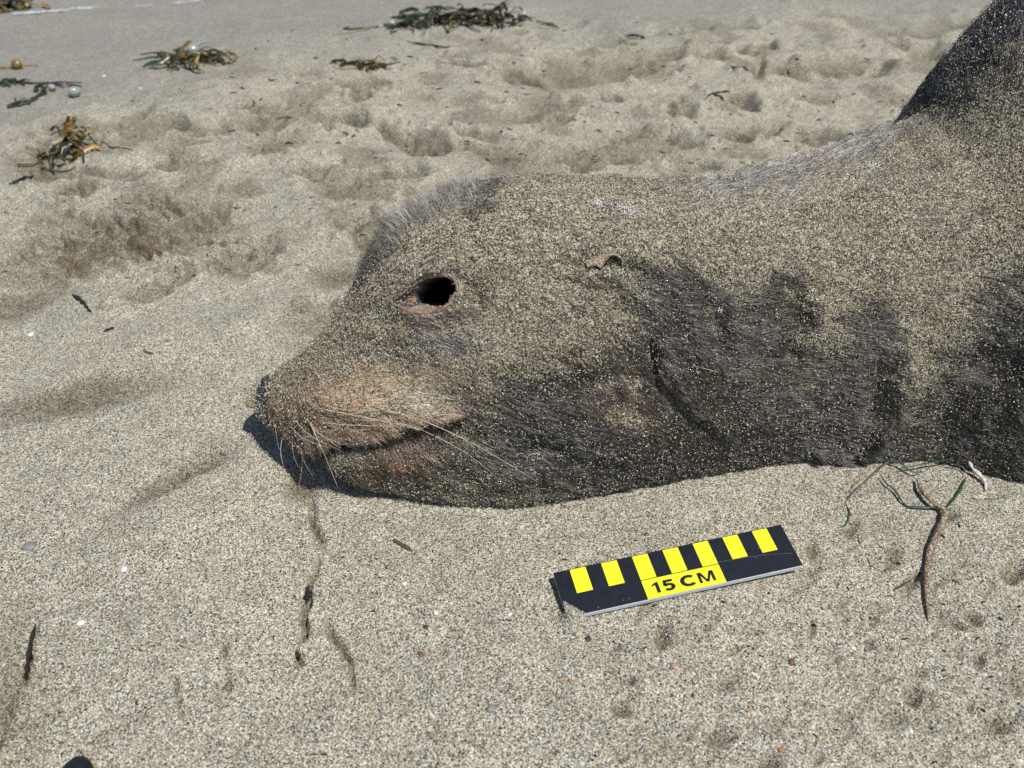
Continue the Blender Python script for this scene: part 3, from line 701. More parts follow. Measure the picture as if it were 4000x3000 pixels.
# ---- ear flap: a small rolled leaf
A_ = [(2285, 1022), (2312, 1000), (2340, 984), (2372, 976), (2400, 982), (2422, 1000)]
B_ = [(2290, 1050), (2318, 1040), (2342, 1020), (2374, 1006), (2406, 1010), (2432, 1030)]
LB = [.0012, .003, .0055, .0065, .0055, .002]
ra = spline([surf(*p, -.001)[0] for p in A_], 22); rb = spline([surf(*p, l)[0] for p, l in zip(B_, LB)], 22)
rm = .5 * (ra + rb) + np.array([surf(*p)[1] for p in spline(A_, 22)]) * .003
V = []; F = []
for i in range(22):
    for o_ in (0, 1):
        for s_ in range(7):
            t = s_ / 6; p = (1 - t) ** 2 * ra[i] + 2 * t * (1 - t) * rm[i] + t * t * rb[i]
            V.append(p + np.array([0, .3, -.8]) * (.0009 * o_ * (1 - .5 * t)))
W_ = 14
for i in range(21):
    for s_ in range(6):
        a = i * W_ + s_
        F.append((a, a + 1, a + W_ + 1, a + W_)); F.append((a + 7, a + W_ + 7, a + W_ + 8, a + 8))
    F.append((i * W_ + 6, i * W_ + 13, i * W_ + W_ + 13, i * W_ + W_ + 6))
F.append(tuple(s_ for s_ in range(7)) + tuple(13 - s_ for s_ in range(7))); l0 = 21 * W_
F.append(tuple(l0 + s_ for s_ in range(7)) + tuple(l0 + 13 - s_ for s_ in range(7)))
mesh('ear', V, F, sandy('ear_skin', (.30, .22, .15), .36, .6, .3), lion)

# ---- fur
TRI = BF[(Bf[:, 0][BF] < .62).all(1)]
a_, b_, c_, d_ = (P3[TRI[:, k]] for k in range(4))
area = .5 * np.linalg.norm(np.cross(c_ - a_, d_ - b_), axis=1)
fcen = .25 * (a_ + b_ + c_ + d_)
fface = face[TRI].mean(1); fcov = cov[TRI].mean(1); fhole = hole[TRI].max(1); fnose = nose[TRI].max(1)
fpx, fpy, _ = proj(fcen)
low = fcen[:, 2] > .002; sdrf = sdr[TRI].max(1)
ANG = """1100 1500 30 1300 1550 8 1500 1560 -4 1680 1590 10 1400 1650 5 1200 1680 50 1500 1780 70 1600 1790 60 1750 1850 40 1900 1800 22 2000 1650 20 2150 1600 24 2200 1750 24 2400 1800 28 2600 1800 32 2500 1500 50 2350 1500 40 2650 1550 42 2750 1650 38 2900 1700 28 3000 1600 14 2700 1250 12 2700 1100 16 2600 1350 28 3000 1350 4 2900 1000 14 3200 1200 6 3400 1500 4 3700 1500 4 3950 1500 8 3900 1750 20 3500 1750 16 3300 1700 14 3600 1000 8 3900 900 0 2800 700 -28 3100 630 -28 3400 560 -28 3700 500 -30 3900 400 -32 3300 850 0
1650 1290 2 1750 1280 -4 1580 1250 20 1700 1210 10 1800 1150 25 1600 1110 -35 1700 1075 -20 2000 1000 10 2200 1200 20 2300 1350 38 2100 1450 30 1900 1300 20 1700 1400 14 1500 1400 0 1500 1000 -60 2300 800 5 3800 150 -60"""
def flow(px_, py_, N_):
    an = np.radians(interp_ctrl(px_, py_, ctrl(ANG, 3), 90.)[:, 0] + (fbm(px_ / 45, py_ / 45, s=131) - .5) * 46)
    d = np.cos(an)[:, None] * np.array([1., 0, 0]) + np.sin(an)[:, None] * (-UP)
    d -= N_ * np.sum(d * N_, 1)[:, None]
    return d / (np.linalg.norm(d, axis=1)[:, None] + 1e-9)
def sample(wt, n):
    pr = wt / wt.sum(); f = RNG.choice(len(TRI), n, p=pr); u = RNG.random((n, 1)); v = RNG.random((n, 1))
    T = TRI[f]
    def bl(A): 
        A = A if A.ndim > 1 else A[:, None]
        return A[T[:, 0]] * (1 - u) * (1 - v) + A[T[:, 1]] * u * (1 - v) + A[T[:, 2]] * u * v + A[T[:, 3]] * (1 - u) * v
    N_ = bl(N3); N_ /= np.linalg.norm(N_, axis=1)[:, None]
    return bl(P3), N_, bl(cov)[:, 0], bl(fc), f
def add_fur(name, Pt, L, lift, Nn, Dr, tint, r0, mat, bend=None, pts=5):
    n = len(Pt); t = np.linspace(0, 1, pts)[None, :, None]
    side = RNG.normal(0, .06, (n, 1, 3))
    pos = Pt[:, None] + Dr[:, None] * L[:, None, None] * t + Nn[:, None] * (lift[:, None, None] * np.sin(np.pi * np.minimum(t * .62, 1))) + side * L[:, None, None] * t * t
    if bend is not None: pos = pos + bend[:, None] * L[:, None, None] * t * t
    cu = bpy.data.hair_curves.new(name); cu.add_curves([pts] * n)
    pos = pos - np.array(lion.location)
    cu.position_data.foreach_set('vector', pos.astype(np.float32).ravel())
    rad = (np.asarray(r0)[:, None] * (1 - .85 * t[0, :, 0] ** 1.5)[None]).astype(np.float32)
    ra_ = cu.attributes.get('radius') or cu.attributes.new('radius', 'FLOAT', 'POINT')
    ra_.data.foreach_set('value', rad.ravel())
    ca = cu.attributes.new('tint', 'FLOAT_COLOR', 'CURVE'); c4 = np.ones((n, 4), np.float32); c4[:, :3] = tint
    ca.data.foreach_set('color', c4.ravel())
    o = bpy.data.objects.new(name, cu); cu.materials.append(mat); link(o, lion); return o
def fur_mat():
    k = NT('fur'); a = k.attr('tint')
    d = k.n('ShaderNodeBsdfDiffuse'); k.l(a.outputs['Color'], d.inputs['Color'])
    r = k.n('ShaderNodeBsdfHair'); r.component = 'Reflection'; r.inputs['Color'].default_value = (.95, .92, .88, 1)
    r.inputs['RoughnessU'].default_value = .10; r.inputs['RoughnessV'].default_value = .6; r.inputs['Offset'].default_value = math.radians(-4)
    h = k.n('ShaderNodeMixShader'); h.inputs[0].default_value = .10; k.l(d.outputs[0], h.inputs[1]); k.l(r.outputs[0], h.inputs[2])
    k.l(h.outputs[0], k.out.inputs[0]); return k.m
M_FUR = fur_mat()
muzf = np.exp(-(((fpx - 1400) / 330) ** 2 + ((fpy - 1570) / 130) ** 2))
wt = area * (.12 + fface) * (1 - .955 * sstep(.10, .85, fcov)) * (1 - .5 * muzf) * (1 - .93 * band[TRI].max(1)) * (mouthz[TRI].max(1) < .5) * (earz[TRI].max(1) < .5) * (fhole < .02) * (sdrf < -2) * (fnose < .3) * low
NF = 120000
Pt, Nn, cv, tc_, f_ = sample(wt, NF)
hx, hy, _ = proj(Pt)
Dr = flow(hx, hy, Nn)
clump = fbm(hx / 16 + hy / 40, hy / 9, s=141, o=2)                # locks of hair lying together
Dr = Dr + np.cross(Nn, Dr) * ((clump - .5) * .8)[:, None]
muz = np.exp(-(((hx - 1400) / 330) ** 2 + ((hy - 1570) / 130) ** 2))
Ln = (RNG.uniform(.006, .011, NF)) * (1 - .70 * muz)
lift = RNG.uniform(.0004, .0014, NF) * (.4 + clump) * (1 - .75 * muz)
tint = np.clip(tc_ * (1 + .8 * muz)[:, None] * ((.10 + 1.9 * clump ** 1.5) * (1 - muz) + (.6 + .8 * clump) * muz)[:, None] * RNG.uniform(.6, 1.6, (NF, 1)), .004, .75)
gold = (RNG.random(NF) < .16) & (tc_.mean(1) < .09)
tint[gold] = np.array([.16, .115, .06]) * RNG.uniform(.4, 1.4, (gold.sum(), 1)) * (.3 + 1.4 * clump[gold])[:, None]
NLK = 8500
from mathutils import kdtree
kd = kdtree.KDTree(NLK); LK = RNG.choice(NF, NLK, replace=False)
for a_i, l_i in enumerate(LK): kd.insert(Pt[l_i], a_i)
kd.balance()
near = np.array([kd.find(p)[1] for p in Pt])
ltip = Pt[LK] + Dr[LK] * (Ln[LK] * 1.15)[:, None] + Nn[LK] * .0012
own = Pt + Dr * Ln[:, None]
pull = (ltip[near] - own) * (.60 * (1 - muz))[:, None]
pl_ = np.linalg.norm(pull, axis=1); pull *= (np.minimum(pl_, .0045) / (pl_ + 1e-9))[:, None]
lkv = RNG.uniform(.45, 1.6, NLK)[near]; tint = np.clip(tint * (lkv * (1 - muz) + muz)[:, None], .004, .75)
add_fur('fur', Pt, Ln, lift, Nn, Dr, tint, RNG.uniform(.00009, .00018, NF), M_FUR, bend=pull / Ln[:, None])
# the stiff crest standing up along the crown
TUFT = [(1425, 1080), (1432, 960), (1480, 850), (1570, 770), (1700, 712), (1830, 690), (1860, 700), (1840, 750), (1740, 810), (1620, 880), (1540, 950), (1470, 1040)]
bt, _, _ = seg_dist(fpx, fpy, TUFT + TUFT[:1]); it = inpoly(fpx, fpy, TUFT); sdt = np.where(it, bt, -bt)
wt2 = area * sstep(-40, 30, sdt) * (fface > .0) * (np.abs(fpx - 1680) < 360) * (fpy < 1120)
backs = (fface < .3) & (fcen[:, 2] > .14) & (fpx > 1400) & (fpx < 1850)   # the far slope of the crown
wt2 = np.where(backs, area * .5, wt2)
N2 = 4200
Pt, Nn, cv, tc_, f_ = sample(wt2, N2)
hx, hy, _ = proj(Pt)
upn = Nn * .55 + np.array([-.14, -.10, .70]) + RNG.normal(0, .16, (N2, 3)); upn[:, 0] += (hx - 1640) / 1500.
upn /= np.linalg.norm(upn, axis=1)[:, None]
c2 = fbm(hx / 22, hy / 22, s=151)
tint = np.clip(np.array([.55, .50, .43]) * (.22 + 1.9 * c2 ** 1.4)[:, None] * RNG.uniform(.5, 1.5, (N2, 1)), .01, .7)
tint *= (.25 + .75 * sstep(1450, 1600, hx))[:, None]  # hair towards the brow darkened, shade of that edge put into the tint
L2_ = RNG.uniform(.003, .0095, N2) * (.55 + .45 * sstep(1430, 1600, hx))
add_fur('crest_fur', Pt, L2_, np.zeros(N2), Nn, upn, tint, RNG.uniform(.00013, .00024, N2), M_FUR, bend=np.tile([-.12, 0, -.05], (N2, 1)))

# ---- sand grains stuck on the coat
wt3 = area * (.05 + fface) * np.clip(fcov, 0, 1) ** .9 * (fhole < .1) * low * (fcen[:, 0] < .5)
NG = 100000
Pt, Nn, cv, _, f_ = sample(wt3, NG)
gs = RNG.gamma(5, .00006, NG) + .00016
grains('sand_grains', Pt + Nn * (RNG.uniform(0.0003, .0024, (NG, 1))), Nn, gs, pick_colors(NG) * np.array([.97, .93, .86]), lion)['kind'] = 'stuff'
wt4 = area * fface * (fhole < .1) * low * sstep(.5, .1, fcov)              # stray single grains on the bare dark fur
Pt, Nn, cv, _, f_ = sample(wt4, 15000); gs = RNG.gamma(5, .00006, 15000) + .00018
grains('stray_grains', Pt + Nn * .0018, Nn, gs, pick_colors(15000), lion)['kind'] = 'stuff'
# white flecks on crown and shoulder
for (cx, cy, rx, ry, n) in [(2335, 800, 16, 14, 40), (2450, 832, 34, 22, 70), (2400, 800, 60, 20, 14), (3388, 652, 34, 12, 60), (2815, 1208, 9, 9, 16)]:
    pts = [surf(cx + RNG.normal(0, rx * .55), cy + RNG.normal(0, ry * .55)) for _ in range(n)]
    Pw = np.array([p[0] for p in pts]); Nw = np.array([p[1] for p in pts])
    grains('white_fleck', Pw + Nw * .0014, Nw, RNG.uniform(.0005, .0009, n), np.full((n, 3), .72), lion)

# ---- whiskers and loose hairs
def whisk_mat():
    k = NT('whisker'); tc, gc, hh, sep = grain_nodes(k)
    m = k.math('LESS_THAN', sep.outputs[1], .22)
    b = k.bsdf(k.mix(m, (.56, .49, .36), gc), .35, .5); return k.m
M_WH = whisk_mat()
WH = [([(1178, 1569), (1250, 1583), (1330, 1598), (1420, 1604), (1500, 1600)], 5), ([(1239, 1594), (1330, 1612), (1438, 1634), (1540, 1655), (1660, 1684)], 5), ([(1254, 1651), (1375, 1661), (1533, 1664)], 4), ([(1470, 1591), (1628, 1635), (1786, 1702), (1944, 1787), (2103, 1885)], 4.2),
      ([(1533, 1645), (1647, 1680), (1818, 1768), (1970, 1889)], 3.2), ([(1343, 1623), (1470, 1588), (1565, 1534), (1653, 1468)], 3.0), ([(1204, 1635), (1235, 1705), (1280, 1806), (1321, 1908)], 4.2), ([(1071, 1640), (1078, 1690), (1086, 1735), (1102, 1787)], 3), ([(1106, 1690), (1096, 1760), (1104, 1810), (1112, 1844)], 3.4),
      ([(1172, 1745), (1180, 1790), (1178, 1838), (1166, 1907)], 3.4), ([(1165, 1735), (1190, 1806), (1223, 1863)], 3), ([(1153, 1642), (1216, 1705), (1330, 1759)], 3.6), ([(1204, 1654), (1254, 1699), (1337, 1737)], 3.4), ([(1121, 1650), (1185, 1712), (1292, 1752)], 3.2), ([(1343, 1673), (1394, 1680), (1450, 1673)], 3), ([(1368, 1639), (1470, 1642), (1584, 1629)], 3.2), ([(1223, 1540), (1270, 1552), (1305, 1563)], 4.5), ([(1400, 1640), (1500, 1648), (1640, 1668)], 2.8),
      ([(1140, 1720), (1150, 1790), (1185, 1850)], 2.6), ([(1210, 1640), (1240, 1690), (1300, 1730), (1345, 1772)], 3)]
for pts, wd in WH:
    sp = spline(pts, 22); path = []; dref = None; n_ = len(sp)
    for i, (x, y) in enumerate(sp):
        t = i / (n_ - 1); p, nn, dd = surf(x, y)
        rr = ray(x, y); de = (p - CP) @ FW
        lift = .0008 + .0075 * math.sin(math.pi * min(1, t * .85))
        if dref is None: cur = de - .0004
        else:
            tgt = de - lift if dd < 9 else dref + .0004
            cur = dref + np.clip(tgt - dref, -.0016, .0016)
        dref = cur; path.append(CP + rr * cur)
    path = np.array(path)
    path[:, 2] = np.maximum(path[:, 2], ground(path[:, 0], path[:, 1]) + .0008)
    rad = wd * 1e-4 * .80 * (1 - .72 * np.linspace(0, 1, n_))
    V, F = tube(path, rad, 6); mesh('whisker', V, F, M_WH, lion)
M_STRAY = simple('stray_hair', (.6, .57, .5), .4, .5)
for pts in [[(2056, 1802), (2062, 1782), (2080, 1768), (2100, 1772), (2104, 1784), (2114, 1788), (2118, 1778)], [(2086, 1952), (2120, 1962), (2156, 1974)], [(2700, 1420), (2760, 1440), (2800, 1450)]]:
    path = spline([surf(*p, .0022)[0] for p in pts], 30); V, F = tube(path, .00016, 5); mesh('stray_hair', V, F, M_STRAY, lion)

# ------------------------------------------------------------------ the scale card
M_WHITE = simple('white_plastic', (.66, .69, .72), .35, .5, .08, 300)
M_BLACK = simple('black_print', (.010, .012, .018), .30, .5, .3, 200)
M_YELL = simple('yellow_print', (.83, .80, .02), .32, .5, .04, 120)
c0 = un(2163, 2238, .0095); c1 = un(3049, 2050, .0150); c2 = un(3137, 2209, .0105); c3 = un(2206, 2407, .0045)
e1 = c1 - c0; CL = np.linalg.norm(e1); e1 /= CL
e2 = (c2 - c1); e2 = e2 - e1 * (e2 @ e1); CWd = np.linalg.norm(e2); e2 /= CWd
nz_ = np.cross(e2, e1); nz_ = nz_ if nz_[2] > 0 else -nz_
print('card', CL, CWd, e1, e2, nz_)
card = empty('scale_card', tuple(c0), 'black and yellow plastic scale bar reading 15 CM lying on the sand', 'scale bar')
CT = .0042
def cpt(u, v, h): return c0 + e1 * (u * CL) + e2 * (v * CWd) + nz_ * h       # u, v 0..1
def slab(name, quad, h0, h1, mat, bev=0):
    n = len(quad)
    V = [cpt(u, v, h1) for u, v in quad] + [cpt(u, v, h0) for u, v in quad]
    F = [tuple(range(n))] + [tuple(range(2 * n - 1, n - 1, -1))] + [(i, i + n, (i + 1) % n + n, (i + 1) % n) for i in range(n)]
    o = mesh(name, V, F, mat, card, smooth=False)
    bm = bmesh.new(); bm.from_mesh(o.data); bmesh.ops.recalc_face_normals(bm, faces=bm.faces[:])
    if bev: bmesh.ops.bevel(bm, geom=bm.edges[:], offset=bev, segments=2, affect='EDGES')
    bm.to_mesh(o.data); bm.free(); return o
def rect(u0, u1, v0, v1): return [(u0, v0), (u1, v0), (u1, v1), (u0, v1)]
slab('plate', rect(0, 1, 0, 1), -CT, 0, M_WHITE, .0004)
slab('black_face', rect(-.0012, 1.0012, -.004, .990), -.0016, .00006, M_BLACK)
for k in range(7):
    u0 = (1 + 2 * k) / 15; long = k in (2, 3, 4)
    slab('yellow_bar', rect(u0, u0 + 1 / 15, .012, .54 if not long else .560), 0, .00010, M_YELL)
slab('yellow_panel', rect(5 / 15, 10 / 15 - .0, .578, .988), 0, .00010, M_YELL)
# lettering, drawn in units of cap height
def stroke(pts, wd, closed=False):
    P = np.array(pts, float); n = len(P); L = []; R = []
    for i in range(n):
        a = P[max(i - 1, 0)]; b = P[min(i + 1, n - 1)]; t = (b - a) / (np.linalg.norm(b - a) + 1e-9); nn = np.array([-t[1], t[0]])
        L.append(P[i] + nn * wd / 2); R.append(P[i] - nn * wd / 2)
    return [([L[i], L[i + 1], R[i + 1], R[i]]) for i in range(n - 1)]
def arc(cx, cy, rx, ry, a0, a1, n=22): return [(cx + rx * math.cos(math.radians(a0 + (a1 - a0) * i / (n - 1))), cy + ry * math.sin(math.radians(a0 + (a1 - a0) * i / (n - 1)))) for i in range(n)]
B_W = .24
GL = {'1': ([[(.20, 0), (.41, 0), (.41, 1), (.25, 1)], [(.20, 0.0), (.25, 1.0), (.20, .74)], [(.25, 1), (.20, .74), (.02, .66), (.02, .80)]], .60),
      '5': (stroke([(.12, .90), (.64, .90)], B_W) + [[(.10, .99), (.28, .99), (.24, .50), (.04, .50)]] + stroke(arc(.34, .335, .255, .245, 150, -145), B_W), .76),
      ' ': ([], .30), 'C': (stroke(arc(.47, .50, .37, .41, 42, 318, 34), B_W * 1.05), .98),
      'M': ([[(.06, 0), (.24, 0), (.24, 1), (.06, 1)], [(.84, 0), (1.02, 0), (1.02, 1), (.84, 1)], [(.24, 1), (.30, 1), (.62, .02), (.46, .02), (.20, .80)], [(.78, 1), (.88, 1), (.88, .80), (.62, .02), (.46, .02)]], 1.1)}
txt = '15 CM'; tw = sum(GL[c][1] for c in txt)
capv = .235; u_start, u_end = 5 / 15 + .032, 10 / 15 - .030; us = (u_end - u_start) / tw
xo = 0
for ch in txt:
    polys, adv = GL[ch]
    if polys:
        V = []; F = []
        for qd_ in polys:
            b0 = len(V)
            for (gx_, gy_) in qd_: V.append(cpt(u_start + us * (xo + gx_), .905 - gy_ * capv, .00016))
            F.append(tuple(range(b0, b0 + len(qd_))))
        o = mesh({'1': 'digit_one', '5': 'digit_five', 'C': 'letter_c', 'M': 'letter_m'}[ch], V, F, M_BLACK, card, smooth=False)
    xo += adv
# scratch on the black face and sand spilled on the near left corner
V, F = tube(spline([cpt(.62, .53, .00012), cpt(.75, .55, .00012), cpt(.88, .60, .00012), cpt(.985, .69, .00012)], 16), .00006, 4); mesh('scratch', V, F, simple('scratch_line', (.25, .27, .3), .6), card)
n = 2600
uu_ = np.abs(RNG.normal(0, .026, n)); vv_ = 1.0 - np.abs(RNG.normal(0, .13, n)); kp = (uu_ / .075 + (1 - vv_) / .36 < 1) & (uu_ > 0)
Pc = np.array([cpt(u, v, .0003 + RNG.uniform(0, .0012) * max(0, 1 - u / .06)) for u, v in zip(uu_[kp], vv_[kp])])
grains('spilled_sand', Pc, np.tile(nz_, (len(Pc), 1)), RNG.uniform(.0003, .0006, len(Pc)), pick_colors(len(Pc)), card)['kind'] = 'stuff'
for u, v in [(.235, .90), (.26, .89), (.13, .93), (.83, .62), (.86, .42)]:
    grains('speck', np.array([cpt(u, v, .0003)]), np.array([nz_]), np.array([.0004]), np.array([[.6, .58, .52]]), card)

# ------------------------------------------------------------------ kelp wrack, eelgrass and small debris
def weed(name, a, b, rough=.32, sheen=.5): return simple(name, a, rough, sheen, .5, 60, .0008, b)
M_KD = weed('dark_kelp', (.040, .042, .018), (.010, .011, .007)); M_KO = weed('olive_kelp', (.115, .095, .025), (.03, .026, .010))
M_KB = weed('amber_kelp', (.30, .185, .045), (.10, .055, .016), .4); M_KT = weed('tan_kelp', (.42, .35, .22), (.2, .15, .09), .6)
M_KG = weed('green_kelp', (.045, .075, .035), (.015, .025, .014)); M_FW = weed('pale_float', (.30, .32, .31), (.20, .215, .21), .2); M_FB = weed('brown_float', (.24, .16, .03), (.12, .075, .015), .3)
M_PUR = weed('purple_weed', (.11, .04, .085), (.05, .02, .04))
def pxs(p): return np.linalg.norm(p - CP) * TT / 2000          # metres per photograph pixel at a point
def ribbon(path, wd, tilt, curl=.35):
    P = np.asarray(path); n = len(P); T = np.gradient(P, axis=0); T /= np.linalg.norm(T, axis=1)[:, None] + 1e-9
    V = []
    for i in range(n):
        s_ = np.cross(T[i], [0, 0, 1.]); s_ /= np.linalg.norm(s_) + 1e-9; u_ = np.cross(s_, T[i])
        a = tilt[i]; d = math.cos(a) * s_ + math.sin(a) * u_; nn = np.cross(T[i], d)
        V += [P[i] - d * wd[i], P[i] + nn * wd[i] * curl, P[i] + d * wd[i]]
    V = np.array(V); th_ = np.tile([0, 0, -.0004], (len(V), 1)); m = len(V); V = np.vstack([V, V + th_])
    F = []
    for i in range(n - 1):
        for j in (0, 1):
            a = i * 3 + j; F.append((a, a + 1, a + 4, a + 3)); F.append((m + a, m + a + 3, m + a + 4, m + a + 1))
        F += [(i * 3, i * 3 + 3, m + i * 3 + 3, m + i * 3), (i * 3 + 2, m + i * 3 + 2, m + i * 3 + 5, i * 3 + 5)]
    return V, F
def floater(name, c, r, mat, parent, neck=None):
    bm = bmesh.new(); bmesh.ops.create_uvsphere(bm, u_segments=16, v_segments=10, radius=1)
    V = np.array([v.co for v in bm.verts]); F = [tuple(v.index for v in f.verts) for f in bm.faces]; bm.free()
    ax = np.array([math.cos(random.uniform(-.8, .8)), math.sin(random.uniform(-.8, .8)), .15]); ax /= np.linalg.norm(ax)
    s_ = np.cross(ax, [0, 0, 1.]); s_ /= np.linalg.norm(s_); u_ = np.cross(s_, ax)
    z = V[:, 2]; k = 1 - .35 * np.clip(z, 0, 1) ** 2
    V = c + r * (V[:, :1] * k[:, None] * s_ + V[:, 1:2] * k[:, None] * u_ + z[:, None] * 1.22 * ax)
    return mesh(name, V, F, mat, parent)
def clump(name, label, cx, cy, rx, hp, nb, mats, slope=0., group=None, bulbs=(), strands=(), wd=(8, 18), ln=(.25, .8), seed=1, dep=.5):
    rnd = random.Random(seed); base = gp(cx, cy); sc_ = pxs(base)
    root = empty(name, tuple(base), label, 'seaweed', group)
    for i in range(nb):
        u = max(-1, min(1, rnd.gauss(0, .45))); H = .75 * hp * sc_ * math.sqrt(max(.05, 1 - u * u))
        x0 = base[0] + u * rx * sc_; y0 = base[1] + rnd.gauss(0, dep) * hp * sc_ * 1.6 - u * rx * sc_ * slope
        L = rnd.uniform(*ln) * rx * sc_; a = rnd.gauss(0, .55) + (math.pi if rnd.random() < .5 else 0); n = 9
        cv_ = rnd.gauss(0, 1.1); z0 = rnd.random() ** 1.3 * H; arch = rnd.uniform(0, .5) * H; pts = []; x, y = x0, y0
        for k in range(n):
            t = k / (n - 1); a += cv_ / n + rnd.gauss(0, .12)
            x += math.cos(a) * L / n; y += math.sin(a) * L / n
            pts.append((x, y, z0 * (1 - .75 * t) + arch * math.sin(math.pi * t) + .0015))
        pts = np.array(pts); pts[:, 2] += ground(pts[:, 0], pts[:, 1])
        w0 = rnd.uniform(*wd) * sc_ * .5; t = np.linspace(0, 1, n); ww = w0 * (.35 + .65 * np.sin(math.pi * np.clip(t * .9 + .08, 0, 1))) * (1 + .25 * np.sin(t * rnd.uniform(8, 20)))
        ti = rnd.gauss(0, .6) + np.cumsum([rnd.gauss(0, .22) for _ in range(n)])
        V, F = ribbon(pts, ww, ti); mesh('blade', V, F, mats[rnd.randrange(len(mats))], root)
    for pts, r, m in strands:
        P = np.array([gp(x, y, z * sc_) for x, y, z in pts]); P = spline(P, 24); P[:, 2] = np.maximum(P[:, 2], ground(P[:, 0], P[:, 1]) + r * sc_ * .5)
        rr = r * sc_ * (1 - .5 * np.linspace(0, 1, 24)); V, F = tube(P, rr, 6); mesh('stalk', V, F, m, root)
    for x, y, r, m in bulbs:
        d = ray(x, y); c = gp(x, y + r); c = c + np.array([0, 0, r * sc_ * .95]); floater('float_bladder', c, r * sc_, m, root)
    return root
G_K = 'kelp clumps washed up behind the sea lion'
clump('kelp_clump', 'long mound of dark tangled kelp with a white float at its right end', 1830, 92, 250, 58, 80, [M_KD, M_KD, M_KO, M_KG, M_KD], 0, G_K, [(2043, 62, 17, M_FW), (2012, 84, 11, M_KT), (1532, 94, 12, M_FW)],
      [([(1960, 50, 20), (1990, 20, 25), (2006, 5, 8)], 3, M_KD), ([(1690, 80, 10), (1730, 60, 30), (1660, 50, 20)], 3, M_KD), ([(1520, 100, 3), (1400, 122, 3), (1300, 136, 2)], 3, M_KT), ([(1480, 108, 3), (1350, 118, 4), (1365, 110, 6)], 4, M_KD), ([(1560, 92, 3), (1640, 92, 8), (1720, 60, 24)], 4, M_KD),
       ([(1670, 108, 2), (1690, 98, 12), (1700, 90, 6)], 4, M_FW), ([(1760, 95, 6), (1790, 88, 8), (1810, 80, 4)], 4, M_FW)], (8, 20), (.2, .6), 3)
clump('kelp_trail', 'thin dark tail of kelp trailing left from the long mound', 1600, 108, 130, 16, 22, [M_KD, M_KG, M_KO], 0, G_K, [], [], (7, 14), (.3, .8), 4, .3)
clump('kelp_clump', 'round kelp clump with a pale bladder and looping stalks on smooth grey sand', 760, 246, 120, 52, 46, [M_KD, M_KO, M_KG, M_KB], 0, G_K, [(760, 198, 19, M_FW), (648, 218, 9, M_KT), (716, 194, 10, M_FW)],
      [([(690, 230, 4), (600, 226, 3), (520, 238, 2)], 4, M_KD), ([(690, 222, 6), (620, 210, 4), (548, 214, 2)], 4, M_KD), ([(640, 252, 2), (610, 256, 2), (590, 256, 2)], 5, M_KB), ([(850, 228, 10), (900, 216, 10), (928, 226, 4), (900, 246, 2), (840, 258, 2)], 4, M_KB), ([(840, 216, 16), (880, 205, 12), (916, 222, 6), (870, 252, 3), (790, 258, 3)], 4, M_KT), ([(668, 258, 8), (672, 272, 2), (668, 284, 1)], 6, M_KB),
       ([(770, 200, 20), (800, 190, 22), (830, 184, 16)], 5, M_FW)], (8, 18), (.3, .9), 5)
clump('kelp_clump', 'small flat kelp bundle with a pale stalk on rough sand', 1420, 262, 85, 26, 30, [M_KD, M_KO, M_KB, M_KD], -.05, G_K, [], [([(1310, 268, 2), (1350, 270, 3), (1400, 266, 4)], 4, M_KT), ([(1480, 262, 3), (1530, 252, 3), (1562, 246, 2)], 5, M_KO)], (9, 16), (.3, .9), 6, .4)
clump('kelp_clump', 'loose amber and olive kelp clump with a flat grey strip', 270, 580, 140, 46, 34, [M_KO, M_KD, M_KB, M_KO], .2, G_K, [], [([(210, 572, 8), (260, 560, 12), (306, 552, 10)], 9, M_KT), ([(160, 640, 3), (170, 660, 3), (230, 672, 2), (300, 660, 2)], 4, M_KO), ([(206, 530, 20), (228, 522, 26), (246, 534, 12)], 5, M_KD), ([(70, 645, 2), (120, 644, 3), (170, 636, 3)], 4, M_KO), ([(330, 568, 6), (390, 574, 4), (450, 580, 3), (520, 590, 2)], 3, M_KD)], (10, 26), (.25, .7), 7)
clump('kelp_leaf', 'crumpled translucent amber kelp blade standing on the olive clump', 290, 530, 45, 42, 9, [M_KB, M_KB, M_KT], 0, G_K, [], [], (22, 40), (.6, 1.2), 8, .2)
clump('kelp_clump', 'kelp clump cut off by the top left corner beside the swash line', 62, 30, 75, 34, 30, [M_KD, M_KO, M_KB], 0, G_K, [(34, 8, 10, M_FW)], [([(0, 50, 3), (40, 46, 3), (90, 42, 3)], 4, M_KO)], (10, 22), (.3, .9), 9)
clump('kelp_strand', 'dark kelp strand bent at a knot, on the left edge', 110, 400, 60, 8, 5, [M_KD, M_KG], 0, None, [], [([(36, 418, 3), (80, 402, 4), (130, 392, 5), (160, 376, 8), (172, 360, 6), (185, 340, 4)], 6, M_KD), ([(30, 425, 2), (90, 412, 3), (150, 388, 5)], 5, M_KG), ([(140, 362, 4), (150, 352, 12), (172, 354, 12), (180, 368, 5), (160, 376, 3)], 7, M_KD)], (6, 10), (.3, .7), 10, .3)
clump('weed_tuft', 'low black weed tuft running in from the left edge', 30, 326, 70, 12, 18, [M_KD, M_KD, M_KG], 0, None, [], [([(70, 322, 3), (130, 328, 3), (190, 322, 2)], 4, M_KD)], (7, 14), (.3, .9), 11, .3)
clump('purple_weed', 'scrap of purple weed with a thin stalk and a pale bead', 262, 338, 30, 8, 6, [M_PUR], 0, None, [(207, 344, 11, M_FW)], [([(150, 332, 2), (230, 324, 3), (322, 326, 2)], 3, M_KD), ([(285, 336, 3), (320, 340, 2)], 4, M_KD)], (10, 16), (.5, 1.), 12, .3)
